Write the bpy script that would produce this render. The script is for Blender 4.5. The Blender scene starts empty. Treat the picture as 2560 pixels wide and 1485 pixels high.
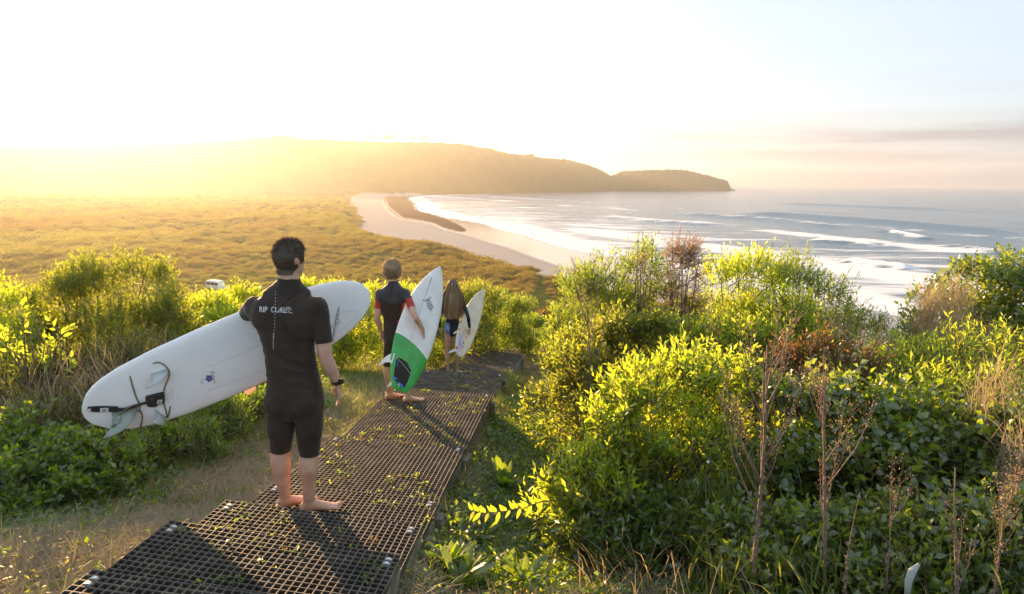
import bpy, bmesh, math, random
import numpy as np
from mathutils import Vector, Matrix, Euler, noise as mnoise
from mathutils.bvhtree import BVHTree
R_ = math.radians
random.seed(7)
rng = np.random.default_rng(11)
SC = bpy.context.scene
COL = SC.collection

# ------------------------------------------------------------------ camera
CAMZ = 32.0                      # the lookout stands 32 m above the sea
FPX, HORIZON, ROLL = 1600.0, 449.0, R_(0.7)
PITCH = math.atan((742.5 - HORIZON) / FPX)
_cr, _sr, _cp, _sp = math.cos(ROLL), math.sin(ROLL), math.cos(PITCH), math.sin(PITCH)
_F = Vector((0, _cp, -_sp)); _R0 = Vector((1, 0, 0)); _U0 = Vector((0, _sp, _cp))
_RT = _R0 * _cr + _U0 * _sr; _UP = -_R0 * _sr + _U0 * _cr
cam = bpy.data.cameras.new('camera'); camo = bpy.data.objects.new('camera', cam); COL.objects.link(camo)
cam.sensor_width = 36.0; cam.lens = 36.0 * FPX / 2560.0
cam.clip_start = 0.05; cam.clip_end = 30000
camo.matrix_world = Matrix(((_RT.x, _UP.x, -_F.x, 0), (_RT.y, _UP.y, -_F.y, 0), (_RT.z, _UP.z, -_F.z, CAMZ), (0, 0, 0, 1)))
SC.camera = camo
# ------------------------------------------------------------------ sky, sun, exposure
SUN_EL, SUN_AZ = R_(10.0), R_(-33)           # azimuth from +Y towards +X
SC.view_settings.view_transform = 'Standard'; SC.view_settings.look = 'None'
SC.view_settings.gamma = 1.0; SC.view_settings.use_curve_mapping = False
SC.view_settings.exposure = 1.80
W = bpy.data.worlds.new('World'); SC.world = W; W.use_nodes = True
nt = W.node_tree; nt.nodes.clear()
wo = nt.nodes.new('ShaderNodeOutputWorld'); bg = nt.nodes.new('ShaderNodeBackground')
sky = nt.nodes.new('ShaderNodeTexSky'); sky.sky_type = 'NISHITA'; sky.sun_disc = False
sky.sun_elevation = SUN_EL; sky.sun_rotation = SUN_AZ; sky.altitude = 30
sky.air_density = 1.0; sky.dust_density = 0.6; sky.ozone_density = 2.0
bg.inputs['Strength'].default_value = 0.15
# thin bank of cloud low over the sea, mixed into the sky by direction
geo = nt.nodes.new('ShaderNodeTexCoord'); sep = nt.nodes.new('ShaderNodeSeparateXYZ')
nt.links.new(geo.outputs['Generated'], sep.inputs[0])
mp = nt.nodes.new('ShaderNodeMapping'); mp.inputs['Scale'].default_value = (2.2, 2.2, 34)
nt.links.new(geo.outputs['Generated'], mp.inputs[0])
nz = nt.nodes.new('ShaderNodeTexNoise'); nz.inputs['Scale'].default_value = 1.6; nz.inputs['Detail'].default_value = 6
nt.links.new(mp.outputs[0], nz.inputs['Vector'])
band = nt.nodes.new('ShaderNodeValToRGB')
el = band.color_ramp.elements
el[0].position = 0.0; el[0].color = (.68, .68, .68, 1); el[1].position = 0.2; el[1].color = (0, 0, 0, 1)
for p_, v_ in ((0.045, .66), (0.066, .68), (0.080, .24), (0.1, .10)):
    e_ = el.new(p_); e_.color = (v_, v_, v_, 1)
nt.links.new(sep.outputs['Z'], band.inputs[0])
nr = nt.nodes.new('ShaderNodeMapRange'); nr.inputs[1].default_value = .38; nr.inputs[2].default_value = .62
nr.inputs[3].default_value = .45; nr.inputs[4].default_value = 1.25
nt.links.new(nz.outputs['Fac'], nr.inputs[0])
mu = nt.nodes.new('ShaderNodeMath'); mu.operation = 'MULTIPLY'; mu.use_clamp = True
nt.links.new(band.outputs['Color'], mu.inputs[0]); nt.links.new(nr.outputs[0], mu.inputs[1])
az = nt.nodes.new('ShaderNodeMapRange'); az.inputs[1].default_value = -.12; az.inputs[2].default_value = .18
nt.links.new(sep.outputs['X'], az.inputs[0])
mu2 = nt.nodes.new('ShaderNodeMath'); mu2.operation = 'MULTIPLY'
nt.links.new(mu.outputs[0], mu2.inputs[0]); nt.links.new(az.outputs[0], mu2.inputs[1])
cl = nt.nodes.new('ShaderNodeMix'); cl.data_type = 'RGBA'
cl.inputs['B'].default_value = (.66, .72, .86, 1)
veil = nt.nodes.new('ShaderNodeMix'); veil.data_type = 'RGBA'          # even pale tone mixed over the whole sky, added as fill
veil.inputs['Factor'].default_value = .83; veil.inputs['B'].default_value = (1.30, 1.52, 1.78, 1)
nt.links.new(sky.outputs[0], veil.inputs['A'])
nt.links.new(mu2.outputs[0], cl.inputs['Factor']); nt.links.new(veil.outputs['Result'], cl.inputs['A'])
nt.links.new(cl.outputs['Result'], bg.inputs[0]); nt.links.new(bg.outputs[0], wo.inputs[0])
sun = bpy.data.lights.new('sun', 'SUN'); suno = bpy.data.objects.new('sun', sun); COL.objects.link(suno)
sun.energy = 5.0; sun.angle = R_(0.53); sun.color = (1.0, .60, .28)
SDIR = Vector((math.sin(SUN_AZ) * math.cos(SUN_EL), math.cos(SUN_AZ) * math.cos(SUN_EL), math.sin(SUN_EL)))
suno.rotation_euler = (-SDIR).to_track_quat('-Z', 'Y').to_euler()
suno.location = (0, 0, 60)
cy_ = SC.cycles
cy_.max_bounces = 8; cy_.diffuse_bounces = 5; cy_.glossy_bounces = 3; cy_.transmission_bounces = 4
cy_.volume_bounces = 0; cy_.transparent_max_bounces = 6
cy_.sample_clamp_indirect = 6.0; cy_.use_denoising = True
cy_.caustics_reflective = False; cy_.caustics_refractive = False

# ------------------------------------------------------------------ small helpers
def rayd(x, y):
    a = (x - 1280) / FPX; b = -(y - 742.5) / FPX
    a, b = a * _cr - b * _sr, a * _sr + b * _cr
    return Vector((a, _cp + b * _sp, -_sp + b * _cp))
def at_y(x, y, Y):               # point of the place seen at a photo position, Y metres ahead
    r = rayd(x, y); v = r * (Y / r.y); v.z += CAMZ; return v
def at_z(x, y, z):               # ... on a level z metres above the sea
    r = rayd(x, y); v = r * ((z - CAMZ) / r.z); v.z += CAMZ; return v
K = 2560 / 2520.0
def dY(x, y, Y): return at_y(x * K, y * K, Y)
def tag(o, label=None, cat=None, group=None, kind=None):
    if label: o['label'] = label
    if cat: o['category'] = cat
    if group: o['group'] = group
    if kind: o['kind'] = kind
    return o
def empty(name, loc=(0, 0, 0), rot=(0, 0, 0)):
    o = bpy.data.objects.new(name, None); COL.objects.link(o); o.location = loc; o.rotation_euler = rot
    o.empty_display_size = .1; return o
def link(name, me, parent=None, mat=None):
    o = bpy.data.objects.new(name, me); COL.objects.link(o)
    if parent is not None: o.parent = parent
    if mat is not None:
        me.materials.clear(); me.materials.append(mat)
    return o
def mesh_np(name, v, f, smooth=False):
    """v (n,3); f (m,k) all faces of k corners"""
    me = bpy.data.meshes.new(name); v = np.ascontiguousarray(v, np.float32); f = np.ascontiguousarray(f, np.int32)
    me.vertices.add(len(v)); me.vertices.foreach_set('co', v.ravel())
    k = f.shape[1]; me.loops.add(f.size); me.loops.foreach_set('vertex_index', f.ravel())
    me.polygons.add(len(f)); me.polygons.foreach_set('loop_start', np.arange(0, f.size, k, dtype=np.int32))
    if smooth: me.polygons.foreach_set('use_smooth', np.ones(len(f), bool))
    me.update(calc_edges=True); return me
def bm_mesh(name, bm, smooth=False):
    me = bpy.data.meshes.new(name); bm.to_mesh(me); bm.free()
    if smooth: me.polygons.foreach_set('use_smooth', np.ones(len(me.polygons), bool))
    return me
def add_box(bm, c, s, rot=None):
    r = bmesh.ops.create_cube(bm, size=1.0)
    M = Matrix.Translation(c) @ (rot.to_4x4() if rot is not None else Matrix()) @ Matrix.Diagonal((*s, 1))
    bmesh.ops.transform(bm, matrix=M, verts=r['verts']); return r['verts']
def tube_np(path, rad, n=6, caps=True):
    """closed tube along path; returns verts, quads (caps as collapsed quads)"""
    path = [Vector(p) for p in path]; V = []; Fc = []
    up = Vector((0.13, 0.2, 1)).normalized(); prev = None
    for i, p in enumerate(path):
        t = (path[min(i + 1, len(path) - 1)] - path[max(i - 1, 0)]).normalized()
        if prev is None:
            a = t.cross(up);  a = a.normalized() if a.length > 1e-4 else Vector((1, 0, 0))
        else:
            a = (prev - t * prev.dot(t)).normalized()
        prev = a; b = t.cross(a); r = rad[i] if hasattr(rad, '__len__') else rad
        for k in range(n):
            w = 2 * math.pi * k / n; V.append(p + (a * math.cos(w) + b * math.sin(w)) * r)
    m = len(path)
    for i in range(m - 1):
        for k in range(n):
            Fc.append((i * n + k, i * n + (k + 1) % n, (i + 1) * n + (k + 1) % n, (i + 1) * n + k))
    V = [tuple(v) for v in V]
    if caps:
        for base in (0, (m - 1) * n):
            c = len(V); V.append(tuple(path[0] if base == 0 else path[-1]))
            for k in range(0, n, 2):
                q = (c, base + k, base + (k + 1) % n, base + (k + 2) % n)
                Fc.append(q if base else q[::-1])
    return np.array(V, np.float32), np.array(Fc, np.int32)
class Acc:
    """collects quads into one mesh"""
    def __init__(s): s.v = []; s.f = []; s.n = 0
    def add(s, v, f): s.v.append(np.asarray(v, np.float32)); s.f.append(np.asarray(f, np.int32) + s.n); s.n += len(v)
    def tube(s, path, rad, n=6): s.add(*tube_np(path, rad, n))
    def mesh(s, name, smooth=False): return mesh_np(name, np.concatenate(s.v), np.concatenate(s.f), smooth)

# ------------------------------------------------------------------ materials
def newmat(name):
    m = bpy.data.materials.new(name); m.use_nodes = True; t = m.node_tree; t.nodes.clear()
    o = t.nodes.new('ShaderNodeOutputMaterial'); return m, t, o
def N(t, typ, **kw):
    n = t.nodes.new(typ)
    for k, v in kw.items():
        if k[0] == '_': setattr(n, k[1:], v)
        else: n.inputs[k.replace('__', ' ')].default_value = v
    return n
def ramp(t, stops, interp='LINEAR'):
    r = t.nodes.new('ShaderNodeValToRGB'); e = r.color_ramp.elements; r.color_ramp.interpolation = interp
    e[0].position, e[0].color = stops[0][0], (*stops[0][1], 1); e[1].position, e[1].color = stops[-1][0], (*stops[-1][1], 1)
    for p_, c_ in stops[1:-1]:
        q = e.new(p_); q.color = (*c_, 1)
    return r
def plain(name, col, rough=.5, noise_amt=.12, scale=40, bump=0., spec=.5, metal=0., bscale=None, coat=0., sss=0., sssr=(1, .4, .25)):
    m, t, o = newmat(name); p = N(t, 'ShaderNodeBsdfPrincipled', Roughness=rough, Metallic=metal)
    p.inputs['Specular IOR Level'].default_value = spec; p.inputs['Coat Weight'].default_value = coat
    tc = N(t, 'ShaderNodeTexCoord'); nz = N(t, 'ShaderNodeTexNoise', Scale=scale, Detail=5.0)
    t.links.new(tc.outputs['Object'], nz.inputs['Vector'])
    r = ramp(t, [(.3, tuple(c * (1 - noise_amt) for c in col)), (.7, tuple(min(1, c * (1 + noise_amt)) for c in col))])
    t.links.new(nz.outputs['Fac'], r.inputs[0]); t.links.new(r.outputs[0], p.inputs['Base Color'])
    if bump:
        n2 = N(t, 'ShaderNodeTexNoise', Scale=bscale or scale * 4, Detail=4.0); t.links.new(tc.outputs['Object'], n2.inputs['Vector'])
        b = N(t, 'ShaderNodeBump', Strength=bump, Distance=.01); t.links.new(n2.outputs['Fac'], b.inputs['Height'])
        t.links.new(b.outputs[0], p.inputs['Normal'])
    if sss:
        p.inputs['Subsurface Weight'].default_value = sss; p.inputs['Subsurface Radius'].default_value = sssr
        p.inputs['Subsurface Scale'].default_value = .012
    t.links.new(p.outputs[0], o.inputs[0]); return m
def leafmat(name, cols, trans, mixf=.5, gloss=.08, rough=.35):
    """thin leaf: diffuse front, translucent through-light, a little shine; colour varies leaf by leaf"""
    m, t, o = newmat(name)
    g = N(t, 'ShaderNodeNewGeometry'); oi = N(t, 'ShaderNodeObjectInfo')
    ad = N(t, 'ShaderNodeMath', _operation='ADD'); fr = N(t, 'ShaderNodeMath', _operation='FRACT')
    t.links.new(g.outputs['Random Per Island'], ad.inputs[0]); t.links.new(oi.outputs['Random'], ad.inputs[1]); t.links.new(ad.outputs[0], fr.inputs[0])
    n = len(cols); r1 = ramp(t, [(i / max(1, n - 1), c) for i, c in enumerate(cols)])
    n = len(trans); r2 = ramp(t, [(i / max(1, n - 1), c) for i, c in enumerate(trans)])
    t.links.new(fr.outputs[0], r1.inputs[0]); t.links.new(fr.outputs[0], r2.inputs[0])
    d = N(t, 'ShaderNodeBsdfDiffuse'); tr = N(t, 'ShaderNodeBsdfTranslucent'); gl = N(t, 'ShaderNodeBsdfGlossy', Roughness=rough)
    gl.inputs['Color'].default_value = (.8, .85, .8, 1)
    t.links.new(r1.outputs[0], d.inputs[0]); t.links.new(r2.outputs[0], tr.inputs[0])
    m1 = N(t, 'ShaderNodeMixShader', Fac=mixf); t.links.new(d.outputs[0], m1.inputs[1]); t.links.new(tr.outputs[0], m1.inputs[2])
    m2 = N(t, 'ShaderNodeMixShader', Fac=gloss); t.links.new(m1.outputs[0], m2.inputs[1]); t.links.new(gl.outputs[0], m2.inputs[2])
    t.links.new(m2.outputs[0], o.inputs[0]); return m
def smooth01(x): x = np.clip(x, 0, 1); return x * x * (3 - 2 * x)
# value noise (vectorised)
_perm = rng.random((256, 256))
def vnoise(x, y):
    xi = np.floor(x).astype(int); yi = np.floor(y).astype(int); fx = smooth01(x - xi); fy = smooth01(y - yi)
    a = _perm[xi % 256, yi % 256]; b = _perm[(xi + 1) % 256, yi % 256]; c = _perm[xi % 256, (yi + 1) % 256]; d = _perm[(xi + 1) % 256, (yi + 1) % 256]
    return (a * (1 - fx) + b * fx) * (1 - fy) + (c * (1 - fx) + d * fx) * fy - .5
def fbm(x, y, o=4):
    s = 0; a = 1.
    for i in range(o): s = s + a * vnoise(x + 17.3 * i, y + 9.1 * i); x = x * 2.03; y = y * 2.03; a *= .5
    return s
# ------------------------------------------------------------------ the lie of the land
# outlines of the bay as read from the photograph, laid out on the ground
VEG = [(2350, 960), (1840, 812), (1540, 735), (1387, 701), (1364, 692), (1311, 680.5), (1259, 668.7), (1206.7, 653), (1180.5, 642.5), (1149, 633), (1102, 624),
       (1049.5, 617.6), (1007.6, 604.5), (952.6, 592.7), (905.5, 581), (892, 573), (902.9, 546.9), (892, 528.6), (879, 507.6), (879, 494.5), (903, 485), (1020.7, 484)]
WATER = [(2500, 830), (2050, 748), (1700, 680), (1487, 633), (1416, 617.6), (1337.6, 596.7), (1285, 575.7), (1232.9, 560), (1154, 549.5), (1115, 541.7), (1075.7, 530), (1044, 523),
         (1041.7, 510), (1026, 499), (1023, 492), (1076, 487.5)]
WET = [(2400, 890), (1900, 780), (1560, 708), (1384.8, 670), (1337.6, 654), (1259, 620), (1206.7, 604.5), (1154, 586), (1102, 575.7), (1075.7, 562.6), (1036.4, 556), (997, 552), (978.8, 541.7), (963, 526),
       (955, 507.6), (952.6, 496), (971, 490), (1022, 488)]
BAR = [(960, 492), (1020, 489.5), (1040, 510), (1043, 523), (1088, 535), (1128, 547), (1167, 568), (1178, 578), (1154, 584), (1102, 572), (1076, 559), (1039, 551), (1002, 548), (981, 530), (965, 515)]
FOOT = [(1076, 487.5), (1200, 484.5), (1380, 481), (1524, 478.5), (1640, 478), (1760, 477.5), (1812, 477), (1829, 476)]
def gnd(pts, z): return np.array([tuple(at_z(x, y, z))[:2] for x, y in pts])
PV = gnd(VEG, 3.0); PW = gnd(WATER, 0.2); PT = gnd(WET, 1.1); PB = gnd(BAR, .7); PF = gnd(FOOT, 0.0)
RIDGE = [(-60, 358), (0, 358), (150, 360), (560, 345), (640, 338), (700, 337), (760, 340), (900, 347), (980, 349), (1050, 348), (1100, 350), (1150, 355), (1210, 365), (1240, 374), (1290, 380), (1310, 378),
         (1322, 388), (1360, 389), (1400, 393), (1450, 405), (1480, 418), (1496, 427), (1504, 431), (1515, 428), (1530, 420), (1600, 417), (1690, 418), (1740, 430), (1780, 441), (1793, 446), (1797, 463), (1810, 469)]
def azel(x, y):
    r = rayd(x * K, y * K); return math.atan2(r.x, r.y), r.z / math.hypot(r.x, r.y)
RA = np.array([azel(x, y) for x, y in RIDGE])
def ridge_dist(a): return np.interp(a, [-.7, -.3, .0, RA[-4, 0], RA[-1, 0]], [1520, 1560, 1800, 2620, 2620])
FA = np.array([(math.atan2(x, y), math.hypot(x, y)) for x, y in PF])
def seg_dist(px, py, poly, closed=False):
    d = np.full(px.shape, 1e9); n = len(poly)
    for i in range(n if closed else n - 1):
        ax, ay = poly[i]; bx, by = poly[(i + 1) % n]; dx, dy = bx - ax, by - ay
        t = np.clip(((px - ax) * dx + (py - ay) * dy) / (dx * dx + dy * dy + 1e-9), 0, 1)
        d = np.minimum(d, np.hypot(px - ax - t * dx, py - ay - t * dy))
    return d
def inside(px, py, poly):
    c = np.zeros(px.shape, bool); n = len(poly); j = n - 1
    for i in range(n):
        xi, yi = poly[i]; xj, yj = poly[j]
        c ^= ((yi > py) != (yj > py)) & (px < (xj - xi) * (py - yi) / (yj - yi + 1e-12) + xi); j = i
    return c
_tip = PF[-1]
SEA = np.vstack([[[900, 40]], PW, PF[1:], [[_tip[0] * 1.03, _tip[1] * 1.03]], [[_tip[0] * 6, _tip[1] * 6]], [[14000, 9000]], [[14000, 40]]])
BEACH = np.vstack([PV, PW[::-1]]); DAMP = np.vstack([PT, PW[::-1]])
_GY = [-6, 0, 1.5, 3, 4, 5.5, 7.2, 9.5, 12, 15, 18, 22, 27, 40, 60, 100, 150, 190, 260]
_GZ = [-1.2, -1.62, -1.8, -2.05, -2.36, -2.56, -2.72, -3.18, -3.75, -4.3, -4.8, -5.6, -7.2, -12.2, -17.5, -23.3, -26.5, -27.8, -29.5]
def hill(x, y):
    z = np.interp(y, _GY, _GZ)
    xr = np.maximum(0, x + .1)
    z = z - .05 * np.minimum(xr, 8) - .22 * np.maximum(0, xr - 8)
    z = z - .20 * smooth01((x - (-.62 + .07 * np.clip(y - 2.4, 0, 7.5))) / .35) * (y < 14)
    xl = np.maximum(0, -1.6 - x)
    z = z + .02 * np.minimum(xl, 14) - .03 * np.maximum(0, xl - 14)
    near = np.clip((y - 1) / 5, 0.25, 1)
    z = z + .10 * fbm(x * .7, y * .7, 3) * near * smooth01((np.abs(x + .9) - .6) / .6)
    z = z + 1.1 * fbm(x * .06 + 3, y * .06, 4) * smooth01((np.hypot(x, y) - 25) / 40)
    return z + CAMZ
def terrain(x, y, masks=False):
    sea = inside(x, y, SEA); beach = inside(x, y, BEACH)
    dW = seg_dist(x, y, PW); dV = seg_dist(x, y, PV); dF = seg_dist(x, y, PF)
    r = np.hypot(x, y); a = np.arctan2(x, y)
    val = 3.1 + 2.6 * smooth01(dV / 14) + 2.6 * fbm(x * .02, y * .02, 5) * smooth01(dV / 25) + 2.2 * fbm(x * .0045 + 5, y * .0045, 4) * smooth01(dV / 120)
    rid = np.interp(a, RA[:, 0], RA[:, 1], right=-.2); D = ridge_dist(a); Z = CAMZ + rid * D
    foot = np.interp(a, np.concatenate([[FA[0, 0] - .14], FA[:, 0]]), np.concatenate([[1250], FA[:, 1]]))
    w = np.clip((r - foot) / np.maximum(40., D - foot), 0, 1.0)
    Zr = Z * (smooth01(w * .5) * 2) ** .62
    Zr = Zr + Z * .16 * fbm(x * .004, y * .004, 5) * np.sin(np.pi * w)
    Zr = Zr + (5.5 * fbm(x * .028, y * .028, 3) + 9 * fbm(x * .009 + 40, y * .009, 3)) * smooth01(w * 8) * np.where(w < 1, 1, 0)
    Zr = np.where(r > D, Z - (r - D) * .12, Zr)
    Zr = np.where(a > RA[-1, 0] + .0015, -8, Zr)
    land = np.maximum(val * smooth01(np.minimum(dF, np.where(a > FA[0, 0], 1e9, 60)) / 40), Zr)
    h = np.maximum(land, np.where(y > 240, -50, hill(x, y)))
    h = np.where(beach, .05 + 3.0 * (dW / (dW + dV + 1e-6)) ** 1.3, h)
    behind = (r > D)
    h = np.where(sea & ~beach & ~((Zr > 0) & behind), np.minimum(-.25 - .02 * np.minimum(dW, 300), -.25), h)
    hl = hill(x, y); h = np.where((y < 130) & (r < 160) & ~sea, np.maximum(hl, h * (r > 90) - 60 * (r <= 90)), h)
    h = np.where((r < 100), np.maximum(hl, -3), h)
    if not masks: return h
    damp = inside(x, y, DAMP) & beach; bar = inside(x, y, PB)
    sand = beach & ~damp
    m = np.zeros((x.size, 4), np.float32)
    dT = seg_dist(x, y, PT); dB = seg_dist(x, y, PB, True)
    m[:, 0] = np.where(beach, 1, np.clip(1 - dV / 2.5, 0, 1) * (~sea))
    m[:, 1] = np.where(damp, np.clip(.35 + dT / 6, 0, 1), np.where(beach, np.clip(.35 - dT / 10, 0, 1), 0)) + sea * 1.0
    m[:, 2] = np.where(bar, np.clip(dB / 4, 0, 1), 0)
    m[:, 3] = 1
    return h, m
def th(x, y): return float(terrain(np.array([float(x)]), np.array([float(y)]))[0])
def polar(a0, a1, na, r):
    a = np.linspace(a0, a1, na); A, Rr = np.meshgrid(a, r); x = (np.sin(A) * Rr).ravel(); y = (np.cos(A) * Rr).ravel()
    nr = len(r); i = np.arange(nr - 1)[:, None] * na + np.arange(na - 1)[None]
    f = np.stack([i, i + 1, i + na + 1, i + na], -1).reshape(-1, 4); return x, y, f
_r = np.concatenate([np.geomspace(.3, 2, 8)[:-1], np.geomspace(2, 1250, 190)[:-1], np.geomspace(1250, 3300, 90)])
gx, gy, gf = polar(R_(-56), R_(56), 760, _r)
gh, gm = terrain(gx, gy, True)
gme = mesh_np('ground', np.stack([gx, gy, gh], 1), gf, True)
ca = gme.color_attributes.new('zone', 'FLOAT_COLOR', 'POINT'); ca.data.foreach_set('color', gm.ravel())
m, t, o = newmat('ground_cover')
at = N(t, 'ShaderNodeVertexColor', _layer_name='zone'); sp = N(t, 'ShaderNodeSeparateColor'); t.links.new(at.outputs[0], sp.inputs[0])
gp = N(t, 'ShaderNodeNewGeometry')
def gn(scale, detail=6, rough=.6):
    n = N(t, 'ShaderNodeTexNoise', Scale=scale, Detail=detail, Roughness=rough); t.links.new(gp.outputs['Position'], n.inputs['Vector']); return n
n1 = gn(.018); n2 = gn(.25); n3 = gn(4.0); n4 = gn(38.)
veg = ramp(t, [(.32, (.055, .050, .018)), (.45, (.060, .075, .018)), (.56, (.085, .105, .024)), (.68, (.10, .080, .035))]); t.links.new(n1.outputs[0], veg.inputs[0])
veg2 = ramp(t, [(.3, (.030, .036, .010)), (.5, (.07, .085, .02)), (.7, (.11, .105, .04))]); t.links.new(n2.outputs[0], veg2.inputs[0])
vm = N(t, 'ShaderNodeMix', _data_type='RGBA', Factor=.5); t.links.new(veg.outputs[0], vm.inputs['A']); t.links.new(veg2.outputs[0], vm.inputs['B'])
# straw and earth close by
near = ramp(t, [(.3, (.10, .075, .045)), (.48, (.20, .155, .085)), (.62, (.27, .215, .12)), (.75, (.13, .12, .045))]); t.links.new(n3.outputs[0], near.inputs[0])
nf = ramp(t, [(.35, (.45, .45, .45)), (.7, (1.25, 1.25, 1.25))]); t.links.new(n4.outputs[0], nf.inputs[0])
nm = N(t, 'ShaderNodeMix', _data_type='RGBA', _blend_type='MULTIPLY', Factor=1.0); t.links.new(near.outputs[0], nm.inputs['A']); t.links.new(nf.outputs[0], nm.inputs['B'])
ln = N(t, 'ShaderNodeVectorMath', _operation='LENGTH'); sub = N(t, 'ShaderNodeVectorMath', _operation='SUBTRACT'); sub.inputs[1].default_value = (-1, 6, 29)
t.links.new(gp.outputs['Position'], sub.inputs[0]); t.links.new(sub.outputs[0], ln.inputs[0])
dr = N(t, 'ShaderNodeMapRange'); dr.inputs[1].default_value = 14; dr.inputs[2].default_value = 26; t.links.new(ln.outputs['Value'], dr.inputs[0])
v2 = N(t, 'ShaderNodeMix', _data_type='RGBA'); t.links.new(dr.outputs[0], v2.inputs['Factor']); t.links.new(nm.outputs['Result'], v2.inputs['A']); t.links.new(vm.outputs['Result'], v2.inputs['B'])
sand = N(t, 'ShaderNodeMix', _data_type='RGBA'); sand.inputs['A'].default_value = (.40, .365, .33, 1); sand.inputs['B'].default_value = (.23, .195, .165, 1); t.links.new(sp.outputs[1], sand.inputs['Factor'])
bar = N(t, 'ShaderNodeMix', _data_type='RGBA'); bar.inputs['B'].default_value = (.14, .095, .06, 1); t.links.new(sand.outputs['Result'], bar.inputs['A'])
ns = N(t, 'ShaderNodeTexNoise', Scale=.12, Detail=6.0); t.links.new(gp.outputs['Position'], ns.inputs['Vector'])
bk = N(t, 'ShaderNodeMath', _operation='MULTIPLY_ADD'); bk.inputs[1].default_value = 1.6; bk.inputs[2].default_value = -.8; t.links.new(ns.outputs[0], bk.inputs[0])
bs = N(t, 'ShaderNodeMath', _operation='ADD', _use_clamp=True); t.links.new(bk.outputs[0], bs.inputs[0])
bm2 = N(t, 'ShaderNodeMath', _operation='MULTIPLY'); bm2.inputs[1].default_value = 1.4; t.links.new(sp.outputs[2], bm2.inputs[0]); t.links.new(bm2.outputs[0], bs.inputs[1])
bm3 = N(t, 'ShaderNodeMath', _operation='MULTIPLY', _use_clamp=True); t.links.new(bs.outputs[0], bm3.inputs[0]); t.links.new(sp.outputs[2], bm3.inputs[1])
t.links.new(bm3.outputs[0], bar.inputs['Factor'])
fin = N(t, 'ShaderNodeMix', _data_type='RGBA'); t.links.new(sp.outputs[0], fin.inputs['Factor']); t.links.new(v2.outputs['Result'], fin.inputs['A']); t.links.new(bar.outputs['Result'], fin.inputs['B'])
p = N(t, 'ShaderNodeBsdfPrincipled'); t.links.new(fin.outputs['Result'], p.inputs['Base Color'])
wetf = N(t, 'ShaderNodeMath', _operation='MULTIPLY'); t.links.new(sp.outputs[0], wetf.inputs[0]); t.links.new(sp.outputs[1], wetf.inputs[1])
nb = N(t, 'ShaderNodeMath', _operation='SUBTRACT', _use_clamp=True); t.links.new(wetf.outputs[0], nb.inputs[0]); t.links.new(bm3.outputs[0], nb.inputs[1])
rr = N(t, 'ShaderNodeMapRange'); rr.inputs[1].default_value = .3; rr.inputs[2].default_value = .9; rr.inputs[3].default_value = .95; rr.inputs[4].default_value = .12; t.links.new(nb.outputs[0], rr.inputs[0]); t.links.new(rr.outputs[0], p.inputs['Roughness'])
sr = N(t, 'ShaderNodeMapRange'); sr.inputs[1].default_value = .3; sr.inputs[2].default_value = .9; sr.inputs[3].default_value = .0; sr.inputs[4].default_value = .6; t.links.new(nb.outputs[0], sr.inputs[0]); t.links.new(sr.outputs[0], p.inputs['Specular IOR Level'])
bp = N(t, 'ShaderNodeBump', Strength=.6, Distance=.02); t.links.new(n4.outputs[0], bp.inputs['Height']); 
bi = N(t, 'ShaderNodeMath', _operation='SUBTRACT'); bi.inputs[0].default_value = .6; t.links.new(sp.outputs[0], bi.inputs[1]); bi.use_clamp = True; t.links.new(bi.outputs[0], bp.inputs['Strength'])
t.links.new(bp.outputs[0], p.inputs['Normal']); t.links.new(p.outputs[0], o.inputs[0])
tag(link('ground', gme, None, m), kind='structure')

# ------------------------------------------------------------------ sea with swell lines
SWELL = [  # crest polylines (photo position), height, half width, whiteness
    ([(1640, 526), (1780, 534), (1900, 541), (2030, 556), (2140, 564)], 1.5, 11, .3), ([(1780, 524), (1950, 532), (2120, 545), (2300, 560), (2440, 573), (2600, 588)], 2.3, 15, .0),
    ([(1470, 533), (1560, 540), (1680, 549), (1800, 554)], 1.2, 10, .35), ([(2150, 568), (2200, 573), (2240, 582), (2290, 592)], 1.5, 6, .45), ([(2080, 644), (2130, 652), (2200, 660), (2260, 668)], 1.5, 4, .9),
    ([(1560, 578), (1680, 585), (1780, 590)], .7, 6, .7), ([(1990, 590), (2090, 597), (2170, 605)], 1., 6, .5), ([(1240, 562), (1330, 585), (1430, 606), (1520, 626)], .35, 3, .9),
    ([(2330, 606), (2420, 618), (2540, 630)], .9, 6, .2), ([(1390, 553), (1480, 560), (1600, 566)], .6, 6, .6), ([(1900, 500), (2100, 508), (2400, 520)], 1.2, 16, 0), ([(1300, 505), (1500, 510), (1650, 512)], .8, 12, .3)]
_r = np.concatenate([np.geomspace(110, 1200, 250)[:-1], np.geomspace(1200, 7200, 60)])
sx, sy, sf = polar(R_(-16), R_(50), 440, _r)
sz = np.zeros_like(sx); foam = np.zeros_like(sx)
for pts, hh, ww, wh in SWELL:
    pl = gnd([(x * K, y * K) for x, y in pts], 0.)
    n_ = len(pl); tt = np.linspace(0, n_ - 1, 24); pl = np.stack([np.interp(tt, range(n_), pl[:, 0]), np.interp(tt, range(n_), pl[:, 1])], 1)
    dd = seg_dist(sx, sy, pl); near = dd < ww * 6
    e = np.hypot(sx - pl[0, 0], sy - pl[0, 1]); e2 = np.hypot(sx - pl[-1, 0], sy - pl[-1, 1]); Ln = np.hypot(*(pl[-1] - pl[0]))
    taper = smooth01(np.minimum(e, e2) / (Ln * .18))
    g = np.exp(-(dd / ww) ** 2) * taper; sz += hh * 1.5 * g
    foam = np.maximum(foam, wh * np.exp(-(dd / (ww * .75)) ** 2) * taper)
sz += .16 * fbm(sx * .035, sy * .012, 4) * 2 * np.clip(sy / 400, .2, 1.5)
dsh = seg_dist(sx, sy, PW)
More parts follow.
